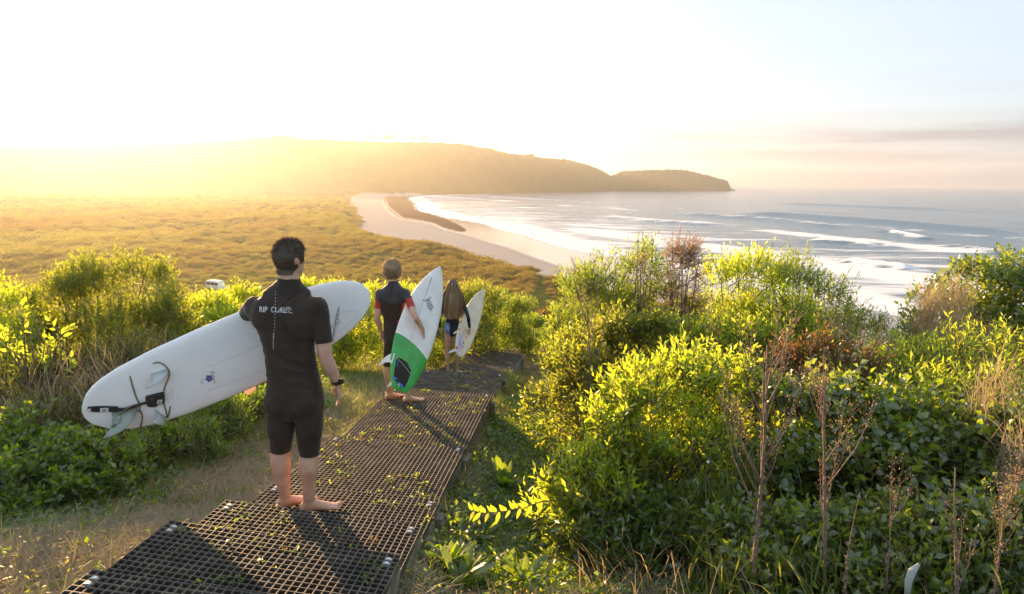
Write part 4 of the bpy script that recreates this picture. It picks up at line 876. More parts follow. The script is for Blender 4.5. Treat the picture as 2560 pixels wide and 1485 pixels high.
    for px, py in ((722, 700), (728, 712), (722, 722), (708, 735), (694, 748), (684, 762)):
        p, d = back(px, py); h = bv.ray_cast(p, d)[0]; cp.append((h if h is not None else dY(px, py, Y - .1)) - d * .004 - org)
    ac = Acc(); ac.tube(cp, [.003, .006, .007, .006, .005, .0035], 6); link('zip_cord', ac.mesh('zip_cord', True), suit, M_black)
    # watch
    ax = (w_ - e_).normalized(); u = ax.orthogonal().normalized(); v = ax.cross(u); ac = Acc(); cw = w_ - ax * .012
    for k in range(20):
        a0, a1 = 6.283 * k / 20, 6.283 * (k + 1) / 20; q = []
        for rad_, o_ in ((.0335, -.012), (.0335, .012), (.0295, .012), (.0295, -.012)): q += [cw + ax * o_ + (u * math.cos(a0) + v * math.sin(a0)) * rad_, cw + ax * o_ + (u * math.cos(a1) + v * math.sin(a1)) * rad_]
        ac.add(np.array([tuple(p - org) for p in q]), np.array([(0, 1, 3, 2), (2, 3, 5, 4), (4, 5, 7, 6), (6, 7, 1, 0)]))
    wt = link('watch', ac.mesh('watch'), root, M_black); bm = bmesh.new(); fd = V3((.85, -.4, .1)).normalized(); add_box(bm, cw + fd * .036 - org, (.034, .034, .012), fd.to_track_quat('Z', 'Y').to_matrix()); link('watch_case', bm_mesh('watch_case', bm), wt, plain('watch_black', (.015, .015, .016), .25, .1, 30))
    for q in (-1, 1):
        ac = Acc(); ball(ac, P(q * .031, .084, .122) - org, .0125); link('eye', ac.mesh('eye', True), root, M_eye)
    # short dark hair: cap and bristles
    rel = V - np.array(P(0, 0, 0)); xx = rel @ np.array(r); yy = rel @ np.array(f); dd = -(rel @ np.array(z))
    line = np.where(yy > .05, .045 + (.085 - yy) * .5, np.where(yy > .012, .135, np.where(yy > -.03, .135 + (.012 - yy) * 1.5, .203)))
    hs = np.where(np.isin(ib, [1, 2]) & (np.hypot(xx, yy) < .13), line - dd, -.1); hs = np.where((np.abs(xx) > .079) & (dd > .1), -.02, hs)
    V2, N2, Ti, To = clip(V, Nn, T, hs); hb = submesh('hair', V2, N2, Ti, .007, H_man, root, np.array(org))
    u_ = np.unique(Ti); k = rng.choice(u_, 3600); dn = np.array([0, 0, -1.]) - np.array(f) * .35; dv = (dn - N2[k] * (N2[k] @ dn)[:, None]) * .8 + N2[k] * .42 + rng.normal(size=(3600, 3)) * .22
    strands('hair_strands', V2[k] + N2[k] * .006, dv, np.where(-(V2[k] - np.array(P(0, 0, 0))) @ np.array(z) < .07, .026, .011), .0016, hb, H_man, np.array(org), .3, .3, 3)
    return dict(Y=Y, org=org)
MAN = man()

# ---------------- the boy
def boy():
    gl = on_plane(959, 981, 5); gr = on_plane(1004, 989, 5); org = (gl + gr) / 2; Y = org.y; A = Acc(); s1 = .93
    fw = V3((.08, .997, 0)); rt = V3((.997, -.08, 0)); c = lambda px, py, dy=0.: dY(px, py, Y + dy)
    root = tag(empty('person', tuple(org)), 'boy with fair mop of hair and red-sleeved wetsuit, middle of the three', 'person')
    secs = [((975, 862), .115, .085), ((975, 845), .135, .098), ((973, 828), .136, .100), ((971, 806), .122, .090), ((969, 788), .115, .084), ((967, 765), .128, .090), ((966, 742), .145, .098), ((966, 724), .152, .092), ((967, 713), .130, .08), ((968, 704), .085, .066), ((968, 697), .056, .056), ((967, 680), .050, .054)]
    loft(A, [(c(*p), rt, fw, a, b) for p, a, b in secs], 22, 2.3)
    for q in (-1, 1):
        ball(A, c(975 + q * 13, 842) - fw * .045, (.068, .06, .075)); ball(A, c(966 + q * 32, 722), (.053, .052, .056)); ball(A, c(966 + q * 18, 730) - fw * .045, (.065, .045, .08)); A.tube([c(968 + q * 3, 702), c(966 + q * 18, 714)], [.042, .046], 10)
    hl, hr = c(960, 850), c(990, 850); kl, kr = c(954, 906, .01), c(996, 908, .01); al, ar = gl + V3((0, 0, .078)), gr + V3((0, 0, .078))
    legs(A, hl, kl, al, gl, R_(50), (.074, .066, .055, .049, .050, .038, .031), s1, -1); legs(A, hr, kr, ar, gr, R_(70), (.074, .066, .055, .049, .051, .039, .032), s1, 1)
    s_, e_, w_ = c(999, 720), c(1022, 780, -.20), c(1041, 812, -.10)
    limb(A, [s_, s_.lerp(e_, .45), e_, e_.lerp(w_, .32), w_], [.048, .043, .035, .036, .024], 5); hand(A, w_, V3((.10, .32, -.9)), V3((-.8, .5, 0)), V3((-.2, .8, .3)), .9, .5)
    s2, e2, w2 = c(934, 720), c(928, 780, -.02), c(937, 814, .06)
    limb(A, [s2, s2.lerp(e2, .45), e2, e2.lerp(w2, .32), w2], [.048, .042, .035, .036, .024], 5); hand(A, w2, V3((.08, .15, -1)), V3((.8, .3, 0)), V3((.2, .9, 0)), .9, .4)
    P, r, f, z = head(A, c(964, 643), R_(10), 0., .93)
    V, T, Nn = remesh('body', A, .0085, 3); O = np.array(org)
    bones = [('torso', c(975, 850), c(967, 722), .13), ('neck', c(968, 707), c(967, 684), .055), ('head', c(964, 676), c(964, 650), .08), ('ru', s_, e_, .042), ('rf', e_, w_, .035), ('rh', w_, w_ + (w_ - e_), .045), ('lu', s2, e2, .042), ('lf', e2, w2, .035), ('lh', w2, w2 + V3((.02, .02, -.18)), .045), ('lt', hl, kl, .06), ('rt', hr, kr, .06), ('lc', kl, al, .045), ('rc', kr, ar, .045), ('lf2', al, al + V3((.1, .08, -.06)), .05), ('rf2', ar, ar + V3((.1, .0, -.06)), .05)]
    V, Nn = relax_body(V, T, bones, ('torso',), 26); link('body', mesh_np('body', V - O, T, True), root, M_skin2)
    ib, tb, Lb = bones_field(V, bones); nm = [b[0] for b in bones]; hem = {'neck': .72, 'ru': .64, 'lu': .64, 'lt': .55, 'rt': .55}; s = np.full(len(V), -.3)
    hem = {'neck': .72, 'ru': .64, 'lu': .64, 'lt': .52 + .0, 'rt': .52}
    for i, q in enumerate(nm):
        k = ib == i; s[k] = .3 if q == 'torso' else ((hem[q] - tb[k]) * Lb[k] if q in hem else -.3)
    # the photo shows the suit reaching the knee
    for i, q in enumerate(nm):
        if q in ('lt', 'rt'): k = ib == i; s[k] = (.88 - tb[k]) * Lb[k]
    V2, N2, Ti, To = clip(V, Nn, T, s)
    zc = V2[:, 2]; rel = V2 - np.array(c(966, 742)); X = rel @ np.array(rt); zj = c(966, 742).z; ib2, tb2, Lb2 = bones_field(V2, bones)
    arm = np.isin(ib2, [3, 6])
    grey = np.where(arm, .30 * Lb2 - tb2 * Lb2 - .0, zc - zj)          # grey yoke over the shoulders and upper back
    V3_, N3_, Tg, Tr = clip(V2, N2, Ti, grey)
    suit = submesh('wetsuit', V3_, N3_, Tg, .0035, M_grey, root, O)
    ib3, tb3, Lb3 = bones_field(V3_, bones); red = np.where(np.isin(ib3, [3, 6]), .1, np.where(np.isin(ib3, [0]), np.abs((V3_ - np.array(c(966, 742))) @ np.array(rt)) - .118 + .0, -.1)); red = np.where((ib3 == 0) & (V3_[:, 2] < zj - .10), -.05, red)
    V4, N4, Trd, Tb = clip(V3_, N3_, Tr, red)
    submesh('sleeve_panel', V4, N4, Trd, .0035, M_red, suit, O); submesh('body_panel', V4, N4, Tb, .0035, M_black, suit, O)
    bv = BVHTree.FromPolygons([tuple(v) for v in V2 + N2 * .0035], [tuple(map(int, q)) for q in Ti])
    def back(px, py): p = V3((0, 0, CAMZ)); d = (dY(px, py, Y) - p).normalized(); return p, d
    lg = merge2d(strip2d([(975, -791), (977, -789), (981, -789.5), (983, -791)], [.3, 1.2, 1.2, .3]), strip2d([(974.5, -793.5), (979, -792.5), (984, -794)], [.3, .9, .3])); stamp('logo', lg[0], lg[1], lambda a, b: back(a, -b), bv, suit, M_red, org)
    cp = []
    for px, py in ((968, 692), (966, 702), (963, 714), (960, 726), (958, 733)):
        p, d = back(px, py); h = bv.ray_cast(p, d)[0]; cp.append((h if h is not None else dY(px, py, Y - .08)) - d * .004 - org)
    ac = Acc(); ac.tube(cp, [.003, .007, .006, .005, .003], 6); link('zip_cord', ac.mesh('zip_cord', True), suit, M_black)
    for q in (-1, 1):
        ac = Acc(); ball(ac, P(q * .031, .084, .122) - org, .0115); link('eye', ac.mesh('eye', True), root, M_eye)
    rel = V - np.array(P(0, 0, 0)); xx = rel @ np.array(r); yy = rel @ np.array(f); dd = -(rel @ np.array(z)); line = np.where(yy > .045, .05, np.where(yy > 0, .13, .19)) * .93
    hs = np.where(np.isin(ib, [1, 2]) & (np.hypot(xx, yy) < .12), line - dd, -.1); V2, N2, Ti, To = clip(V, Nn, T, hs)
    ht = -(V2 - np.array(P(0, 0, 0))) @ np.array(z); hb = submesh('hair', V2, N2, Ti, np.interp(ht, [.0, .06, .10, .14, .18], [.024, .026, .020, .010, .003]), H_boy, root, O)
    u_ = np.unique(Ti); k = rng.choice(u_, 5200); top = np.array(P(0, -.02, 0)) - V2[k]; dn = np.array([0, 0, -1.]) + .25 * np.array(rt); dv = (dn - N2[k] * (N2[k] @ dn)[:, None]) + N2[k] * .22 + rng.normal(size=(len(k), 3)) * .2
    strands('hair_strands', V2[k] + N2[k] * .012, dv, np.interp(ht[k], [0, .08, .13, .17], [.06, .055, .035, .02]), .0021, hb, H_boy, O, .5, .4, 5)
    return dict(Y=Y, org=org)
BOY = boy()

# ---------------- the girl
def girl():
    gl = on_plane(1102, 921, 7); gr = on_plane(1125, 921, 7); org = (gl + gr) / 2; Y = org.y; A = Acc(); s1 = .88
    fw = V3((.06, .998, 0)); rt = V3((.998, -.06, 0)); c = lambda px, py, dy=0.: dY(px, py, Y + dy)
    root = tag(empty('person', tuple(org)), 'girl with long brown hair to the waist, bare legged, third down the stairway', 'person'); pm = 1575 / (Y * 1.03)
    secs = [((1114, 826), .10, .08), ((1114, 815), .135, .098), ((1114, 803), .14, .10), ((1114, 789), .122, .088), ((1114, 776), .105, .078), ((1114, 763), .108, .08), ((1114, 750), .122, .086), ((1114, 740), .128, .08), ((1114, 733), .105, .07), ((1114, 728), .07, .056), ((1114, 723), .048, .05), ((1114, 710), .044, .048)]
    loft(A, [(c(*p), rt, fw, a, b) for p, a, b in secs], 22, 2.25)
    for q in (-1, 1):
        ball(A, c(1114 + q * 9.5, 812) - fw * .05, (.07, .062, .075)); ball(A, c(1114 + q * 21, 740), (.044, .044, .046)); A.tube([c(1114 + q * 3, 728), c(1114 + q * 14, 736)], [.036, .038], 10)
    hl, hr = c(1104, 818), c(1124, 818); kl, kr = c(1101, 868, .01), c(1125, 868, .01); al, ar = gl + V3((0, 0, .074)), gr + V3((0, 0, .074))
    legs(A, hl, kl, al, gl, R_(15), (.078, .069, .054, .046, .048, .036, .029), s1, -1); legs(A, hr, kr, ar, gr, R_(30), (.078, .069, .054, .046, .048, .036, .029), s1, 1)
    s_, e_, w_ = c(1139, 742), c(1152, 780, -.20), c(1156, 808, -.14)
    limb(A, [s_, s_.lerp(e_, .45), e_, e_.lerp(w_, .32), w_], [.040, .036, .030, .031, .022], 5); hand(A, w_, V3((.0, .25, -1)), V3((-.9, .3, 0)), V3((-.2, .9, 0)), .85, .5)
    s2, e2, w2 = c(1089, 742), c(1079, 776, -.03), c(1083, 807, .04)
    limb(A, [s2, s2.lerp(e2, .45), e2, e2.lerp(w2, .32), w2], [.040, .036, .030, .031, .022], 5); hand(A, w2, V3((.05, .15, -1)), V3((.9, .3, 0)), V3((.2, .9, 0)), .85, .4)
    P, r, f, z = head(A, c(1114, 689), R_(0), R_(4), .9)
    V, T, Nn = remesh('body', A, .0085, 3); O = np.array(org)
    bones = [('torso', c(1114, 812), c(1114, 740), .12), ('neck', c(1114, 732), c(1114, 714), .05), ('head', c(1114, 708), c(1114, 694), .08), ('ru', s_, e_, .036), ('rf', e_, w_, .03), ('rh', w_, w_ + V3((0, .02, -.16)), .04), ('lu', s2, e2, .036), ('lf', e2, w2, .03), ('lh', w2, w2 + V3((.02, .02, -.16)), .04)]
    V, Nn = relax_body(V, T, bones, ('torso',), 22); link('body', mesh_np('body', V - O, T, True), root, M_skin2)
    ib, tb, Lb = bones_field(V, bones); nm = [b[0] for b in bones]; rel = V - np.array(c(1114, 822)); X = rel @ np.array(rt)
    hemz = rel[:, 2] - np.abs(X) * .75 + .035                       # high cut legs
    s = np.full(len(V), -.3); hem = {'neck': .5, 'rf': .96, 'lf': .96}
    for i, q in enumerate(nm):
        k = ib == i
        s[k] = hemz[k] if q == 'torso' else .3 if q in ('ru', 'lu') else (hem[q] - tb[k]) * Lb[k] if q in hem else -.3
    V2, N2, Ti, To = clip(V, Nn, T, s); rel2 = V2 - np.array(c(1114, 822)); X2 = rel2 @ np.array(rt); ib2, _, _ = bones_field(V2, bones)
    side = np.where((ib2 == 0) & (rel2[:, 2] < .215), -.035 - X2, -.1)
    V3_, N3_, Tp, Td = clip(V2, N2, Ti, side); suit = submesh('swimsuit', V3_, N3_, Td, .003, M_navy, root, O); submesh('side_panel', V3_, N3_, Tp, .003, M_blue, suit, O)
    for q in (-1, 1):
        ac = Acc(); ball(ac, P(q * .03, .08, .12) - org, .0105); link('eye', ac.mesh('eye', True), root, M_eye)
    rel = V - np.array(P(0, 0, 0)); xx = rel @ np.array(r); yy = rel @ np.array(f); dd = -(rel @ np.array(z)); line = np.where(yy > .045, .05, np.where(yy > 0, .15, .2)) * .9
    hs = np.where(np.isin(ib, [1, 2]) & (np.hypot(xx, yy) < .12), line - dd, -.1); V2, N2, Ti, To = clip(V, Nn, T, hs); hb = submesh('hair', V2, N2, Ti, .013, H_girl, root, O)
    # long hair: ribbons fall from the crown over the shoulders down the back to the waist
    n = 5200; r2 = np.random.default_rng(5); a = r2.uniform(-2.35, 2.35, n); segs = 9; V = np.empty((n, (segs + 1) * 2, 3)); crown = np.array(P(0, -.01, -.012)); rr, ff = np.array(rt), np.array(fw)
    wz = np.array([0, .02, .075, .14, .21, .29, .37, .46, .54, .62]); end = 1.12 - .2 * r2.random(n) - .05 * np.abs(a)
    for k in range(segs + 1):
        d = wz[k] * (1 if k < 3 else end)
        wid = np.interp(wz[k], [0, .02, .075, .14, .21, .29, .40, .62], [.0, .05, .078, .090, .122, .155, .178, .172]); dep = np.interp(wz[k], [0, .02, .075, .14, .21, .29, .40, .62], [.0, .055, .095, .10, .092, .105, .115, .110])
        j = 1 + .13 * np.sin(a * 11 + k * .35) + .06 * r2.normal(size=n) * min(1, k / 3); p = crown + np.outer(np.sin(a) * wid * j, rr) - np.outer(np.cos(a) * dep * j, ff); p[:, 2] -= d
        w = .0026 * (1.3 - .9 * k / segs) * (.5 + r2.random(n))[:, None]; sd = np.outer(np.cos(a), rr) + np.outer(np.sin(a), ff); V[:, 2 * k] = p - sd * w; V[:, 2 * k + 1] = p + sd * w
    F = np.array([(2 * k, 2 * k + 1, 2 * k + 3, 2 * k + 2) for k in range(segs)])[None] + (np.arange(n) * (segs + 1) * 2)[:, None, None]
    link('long_strands', mesh_np('long_strands', V.reshape(-1, 3) - O, F.reshape(-1, 4), True), hb, H_girl)
    return dict(Y=Y, org=org)
GIRL = girl()
# ------------------------------------------------------------------ surfboards
rng = np.random.default_rng(51)
def gloss(name, col, rough=.22, dirt=.06): return plain(name, col, rough, dirt, 6, 0, .5, coat=.35)
M_white = gloss('board_white', (.88, .88, .88), .22, .03); M_scuff = plain('board_scuffed', (.82, .84, .82), .35, .10, 7, 0, coat=.2); M_green = plain('board_green', (.045, .40, .07), .3, .16, 8, 0, coat=.25); M_cream = plain('board_cream', (.82, .72, .54), .32, .10, 6, 0, coat=.2)
M_fin = leafmat('fin_glassfibre', [(.66, .72, .71), (.70, .76, .75)], [(.42, .5, .46)], .35, .12, .2); M_fing = leafmat('fin_green', [(.34, .40, .33), (.37, .43, .36)], [(.34, .42, .3)], .4, .12, .2); M_finw = plain('fin_white', (.74, .73, .69), .3, .06, 20)
M_ink = plain('ink_dark', (.05, .05, .055), .6, .1, 50); M_pencil = plain('pencil_line', (.36, .36, .38), .7, .1, 50); M_purple = plain('ink_purple', (.13, .11, .33), .6, .25, 30)
M_cord = plain('leash_cord', (.16, .135, .05), .35, .15, 40); M_strap = plain('leash_strap', (.022, .018, .016), .7, .3, 60); M_tag = plain('tag_white', (.66, .67, .68), .5, .06, 60)
class Board:
    def __init__(s, name, label, tail, nose, upv, face, prof, hw, thick, rock, mat):
        """face +1: bottom towards upv x axis; local frame: x across, y tail->nose, z out of the side that faces the lookout"""
        s.o = tail.lerp(nose, .5); s.y = (nose - tail).normalized(); s.L = (nose - tail).length; s.x = (upv - s.y * upv.dot(s.y)).normalized(); s.z = s.x.cross(s.y)
        if s.z.dot(V3((0, 0, CAMZ)) - s.o) < 0: s.z = -s.z
        s.root = tag(empty(name, tuple(s.o)), label, 'surfboard', 'surfboards carried down the stairway'); s.hw = hw; s.prof = prof; s.bow = rock
        st = np.concatenate([[0, .004, .012, .025, .045, .075], np.linspace(.11, .89, 40), [.925, .955, .975, .988, .996, 1]]); n = 28; V = []
        for q in st:
            w = hw * np.interp(q, [p[0] for p in prof], [p[1] for p in prof]); w = max(w, .002); tk = thick * max(.10, min(1, (4 * q * (1 - q)) ** .42)) * .5; tk = min(tk, .25 * w + .004)
            zc = s.rk(q)
            for k in range(n):
                a = 6.28318 * k / n; ca, sa = math.cos(a), math.sin(a); xx = w * math.copysign(abs(ca) ** .62, ca); zz = tk * math.copysign(abs(sa) ** .75, sa)
                p = s.o + s.x * xx + s.y * ((q - .5) * s.L) + s.z * (zz + zc); V.append(tuple(p))
        F = [(i * n + k, i * n + (k + 1) % n, (i + 1) * n + (k + 1) % n, (i + 1) * n + k) for i in range(len(st) - 1) for k in range(n)]
        V = np.array(V); F = np.array(F); T = np.vstack([F[:, [0, 1, 2]], F[:, [0, 2, 3]]])
        for base in (0, (len(st) - 1) * n):
            T = np.vstack([T, np.array([(base, base + k, base + k + 1) for k in range(1, n - 1)])])
        me = mesh_np('hull', V, T, True); bm = bmesh.new(); bm.from_mesh(me); bmesh.ops.recalc_face_normals(bm, faces=bm.faces[:]); bm.to_mesh(me); bm.free(); Nn = np.empty(len(V) * 3, np.float32); me.vertices.foreach_get('normal', Nn)
        T2 = np.empty(len(me.polygons) * 3, np.int32); me.loops.foreach_get('vertex_index', T2); s.V, s.T, s.N = V, T2.reshape(-1, 3), Nn.reshape(-1, 3).astype(float); bpy.data.meshes.remove(me)
        s.bvh = BVHTree.FromPolygons([tuple(v) for v in V], [tuple(map(int, q)) for q in s.T]); s.mat = mat
    def rk(s, q): return s.bow[0] * max(0, (.45 - q) / .45) ** 2.2 + s.bow[1] * max(0, (q - .45) / .55) ** 2.4
    def hull(s, fields=()):
        V, Nn, T = s.V, s.N, s.T; O = np.array(s.o); s.hullo = None
        for nm, f, m_ in fields:
            loc = V - O; q = loc @ np.array(s.y) / s.L + .5; x_ = loc @ np.array(s.x); V, Nn, a, T = clip(V, Nn, T, f(q, x_)); u, inv = np.unique(a, return_inverse=True); me = mesh_np(nm, V[u] - O, inv.reshape(-1, 3).astype(np.int32), True); link(nm, me, s.root, m_)
        u, inv = np.unique(T, return_inverse=True); s.hullo = link('hull', mesh_np('hull', V[u] - O, inv.reshape(-1, 3).astype(np.int32), True), s.root, s.mat)
    def hit(s, px, py):
        p = V3((0, 0, CAMZ)); d = (dY(px, py, 4.) - p).normalized(); h = s.bvh.ray_cast(p, d)
        if h[0] is None: h = s.bvh.find_nearest(p + d * ((s.o - p).length))
        n = h[1]; n = n if n.dot(d) < 0 else -n; return h[0], n
    def onto(s, px, py, off=.006): p, n = s.hit(px, py); return p + n * off - s.o
    def cord(s, name, pts, r, mat, off=None, parent=None):
        off = r if off is None else off; P = [s.onto(*q[:2], off if len(q) < 3 else q[2]) for q in pts]; A = Acc(); limb(A, [V3(p) for p in P], [r] * len(P), 4); return link(name, A.mesh(name, True), parent or s.root, mat)
    def decal(s, name, vf, mat, off=.0012, parent=None):
        out = [tuple(s.onto(x_, -y_, off)) for x_, y_ in vf[0]]; me = bpy.data.meshes.new(name); me.from_pydata(out, [], vf[1]); return link(name, me, parent or s.root, mat)
    def fin(s, a, b, h, mat, cant=0., th_=.006, lean=None):
        """a: tail end of the base, b: nose end (photo positions); h: height"""
        pa, na = s.hit(*a); pb, nb = s.hit(*b); u = pb - pa; n = ((na + nb) * .5).normalized()
        if lean is not None: n = (n + lean).normalized()
        w = u.cross(n).normalized(); pr = [(1.04, -.02), (1.0, .2), (.90, .45), (.70, .68), (.38, .86), (0, .97), (-.34, 1.0), (-.26, .90), (-.10, .70), (.0, .45), (.03, .22), (.0, .06), (-.02, -.02)]
        bm = bmesh.new(); L1 = []; L2 = []
        for i, (x_, y_) in enumerate(pr):
            p = pa + u * x_ + n * (y_ * h) - s.o; t_ = th_ * (.35 if 0 < i < 12 else .6); L1.append(bm.verts.new(p + w * t_)); L2.append(bm.verts.new(p - w * t_))
        cpt = pa + u * .42 + n * (.38 * h) - s.o; c1, c2 = bm.verts.new(cpt + w * th_), bm.verts.new(cpt - w * th_); m_ = len(pr)
        for i in range(m_):
            j = (i + 1) % m_; bm.faces.new((L1[i], L1[j], L2[j], L2[i])); bm.faces.new((c1, L1[j], L1[i])); bm.faces.new((c2, L2[i], L2[j]))
        return link('fin', bm_mesh('fin', bm, True), s.root, mat), (pa, u, n, w)
def c1(x_, y_): return ((180 + x_ / 1.874) * .9844, (560 + y_ / 1.874) * .9844)
def c2(x_, y_): return ((590 + x_ / 4.3) * .9844, (580 + y_ / 4.3) * .9844)
def c3(x_, y_): return ((930 + x_ / 3.655) * .9844, (630 + y_ / 3.655) * .9844)
def c4(x_, y_): return ((1070 + x_ / 5.418) * .9844, (680 + y_ / 5.418) * .9844)
def c5(x_, y_): return ((200 + x_ / 5.25) * .9844, (880 + y_ / 5.25) * .9844)
def poly(pts, f=None):
    pts = [(f(*p) if f else p) for p in pts]; return [(x_, -y_) for x_, y_ in pts], [tuple(range(len(pts)))]
def line(pts, w, f): pts = [f(*p) for p in pts]; return strip2d([(x_, -y_) for x_, y_ in pts], w)

# ---- the man's white board, bottom side towards us
Ym = MAN['Y']
b1 = Board('surfboard', 'big all-white surfboard with three fins and coiled leash under the arm of the man', dY(205, 1034, Ym - .14), dY(916, 729, Ym + .44), V3((0, -.17, .985)), 1,
           [(0, .0), (.004, .16), (.012, .27), (.025, .38), (.045, .53), (.075, .66), (.11, .76), (.17, .86), (.28, .95), (.42, .995), (.52, 1), (.64, .985), (.75, .92), (.84, .82), (.90, .70), (.94, .58), (.965, .46), (.983, .33), (.993, .21), (1, .0)], .262, .066, (-.035, -.10), M_white)
b1.hull()
fa = b1.fin(c1(372, 703), c1(448, 680), .118, M_fin, lean=b1.x * -.35); fb = b1.fin(c1(366, 945), c1(437, 904), .118, M_fin, lean=b1.x * -.4); fc = b1.fin(c5(420, 790), c5(745, 715), .19, M_fing, th_=.0075, lean=b1.x * -.45)
# print on the middle fin
pa, u, n, w = fc[1]; sd = 1 if w.dot(V3((0, 0, CAMZ)) - pa) > 0 else -1
def finprint(pts, wd):
    v, f = strip2d(pts, wd); me = bpy.data.meshes.new('fin_print'); me.from_pydata([tuple(pa + u * x_ + n * (y_ * .19) + w * sd * .0085 - b1.o) for x_, y_ in v], [], f); link('fin_print', me, fc[0], M_ink)
finprint([(.12, .70), (.05, .62), (.12, .56), (.20, .62), (.12, .66)], [.01, .03, .035, .03, .01]); finprint([(.22, .60), (.36, .50), (.30, .42), (.44, .38), (.38, .30)], .012); finprint([(.30, .56), (.42, .42)], .012)
b1.cord('leash', [(*c5(655, 312), .001), c5(690, 440), c5(735, 580), c5(780, 680), c5(790, 760), c5(818, 820), c5(818, 880), (*c5(806, 940), .006), (*c5(790, 980), .005), (*c5(765, 1000), -.006)], .0042, M_cord)
b1.cord('leash', [(*c5(930, 185), -.012), (*c5(985, 140), .003), c5(1060, 140), c5(1130, 190), c5(1170, 250), c5(1165, 330), c5(1120, 440), c5(1098, 520), (*c5(1092, 600), .012), c5(1098, 660), c5(1130, 770), c5(1150, 860), c5(1145, 925), (*c5(1130, 945), -.006)], .0042, M_cord)
b1.cord('leash', [(*c5(500, 885), .05), (*c5(480, 850), .05), (*c5(520, 790), .04), (*c5(620, 720), .022), (*c5(720, 690), .012), (*c5(770, 700), .01)], .0042, M_cord)
b1.cord('leash', [(*c5(650, 735), .02), (*c5(720, 735), .018), (*c5(790, 765), .012), (*c5(815, 790), .006)], .0042, M_cord)
def slab(pts, t_, mat, name, parent=None, off=.0):
    bm = bmesh.new(); lo = [bm.verts.new(b1.onto(*c5(*p), off + .001)) for p in pts]; hi = [bm.verts.new(b1.onto(*c5(*p), off + t_)) for p in pts]; m_ = len(pts); bm.faces.new(hi); bm.faces.new(lo[::-1])
    for i in range(m_): j = (i + 1) % m_; bm.faces.new((lo[i], lo[j], hi[j], hi[i]))
    bmesh.ops.recalc_face_normals(bm, faces=bm.faces[:]); return link(name, bm_mesh(name, bm), parent or b1.root, mat)
st = slab([(92, 770), (108, 715), (200, 708), (300, 704), (500, 712), (500, 768), (380, 776), (250, 778), (150, 772)], .012, M_strap, 'leash_strap'); slab([(275, 722), (380, 722), (383, 770), (272, 770)], .0145, M_tag, 'tag', st); slab([(100, 735), (150, 728), (155, 765), (95, 768)], .0145, M_tag, 'buckle', st)
cu = slab([(868, 572), (1000, 538), (1108, 516), (1118, 640), (1050, 655), (1010, 688), (940, 692), (895, 680)], .034, M_strap, 'leash_cuff'); slab([(1030, 595), (1092, 590), (1088, 638), (1020, 642)], .037, M_tag, 'tag', cu); slab([(925, 572), (985, 560), (985, 584), (925, 592)], .0365, plain('cuff_loop', (.06, .055, .05), .5), 'pull_loop', cu)
for (dx, dy) in ((328, 746), (1056, 616)):
    e = merge2d(*[strip2d([(x_, -y_) for x_, y_ in [c5(dx + math.cos(a) * rx, dy + math.sin(a) * ry) for a in np.linspace(0, 6.283, 18)]], .28) for rx, ry in ((30, 15), (16, 14))]); e2 = line([(dx, dy - 16), (dx, dy + 16)], .3, c5); e3 = line([(dx - 8, dy), (dx + 8, dy)], .6, c5)
    v = merge2d(e, e2, e3); b1.decal('tag_print', v, M_ink, .016 if dx < 500 else .0385, st if dx < 500 else cu)
b1.cord('leash_swivel', [(*c5(505, 738), .012), (*c5(600, 732), .012), (*c5(700, 700), .014), (*c5(800, 668), .016), (*c5(905, 640), .018)], .0085, M_strap)
for q in ((982, 903), (1095, 853), (430, 770), (520, 800)):
    p = b1.decal('fin_screw', poly([(q[0] + 7 * math.cos(a), q[1] + 7 * math.sin(a)) for a in np.linspace(0, 5.5, 8)], c5), M_ink, .001)
ln1 = merge2d(line([(645, 668), (730, 632), (820, 594), (885, 567)], .28, c1), line([(637, 780), (730, 748), (820, 716), (900, 688)], .28, c1), line([(975, 915), (1060, 893), (1180, 860), (1270, 845), (1315, 864)], .28, c2), line([(1315, 864), (1250, 950), (1180, 1020), (1095, 1080)], .22, c2))
b1.decal('pencil_lines', ln1, M_pencil, .0008)
fl = []; cx, cy = 1694, 345
for k in range(5):
    a = k * 1.2566 + .3; pc = (cx + 27 * math.cos(a), cy + 27 * math.sin(a)); fl.append(poly([(pc[0] + 24 * math.cos(a + t_) * (1 if abs(math.cos(t_)) > .5 else .8), pc[1] + 22 * math.sin(a + t_)) for t_ in np.linspace(0, 5.7, 10)], c5))
for i, q in enumerate(fl): b1.decal('flower_petal', q, M_purple, .0009 + .0004 * i)
scr = merge2d(line([(1762, 250), (1735, 262), (1712, 250), (1706, 270), (1732, 280), (1752, 268)], .5, c5), line([(1770, 262), (1738, 290), (1768, 300), (1742, 312), (1772, 322), (1748, 332), (1772, 345), (1752, 352), (1770, 372), (1768, 408)], .42, c5), line([(1735, 300), (1752, 345), (1762, 385), (1768, 410)], .5, c5), line([(1722, 300), (1728, 330), (1738, 350)], .35, c5),
              line([(1618, 338), (1606, 350), (1618, 358), (1606, 372), (1616, 384), (1604, 392), (1612, 405), (1604, 430)], .4, c5), line([(1590, 365), (1582, 380), (1592, 392), (1580, 400), (1590, 418)], .3, c5))
b1.decal('script_logo', scr, M_ink, .001)
tiny = merge2d(*[line([(x_, y0 + k * 14), (x_ - .6, y0 + k * 14 + 9)], .3, c5) for x_, y0, n_ in ((1192, 462, 9), (1212, 480, 8), (1232, 412, 15)) for k in range(n_)]); b1.decal('spec_lettering', tiny, M_pencil, .0008)
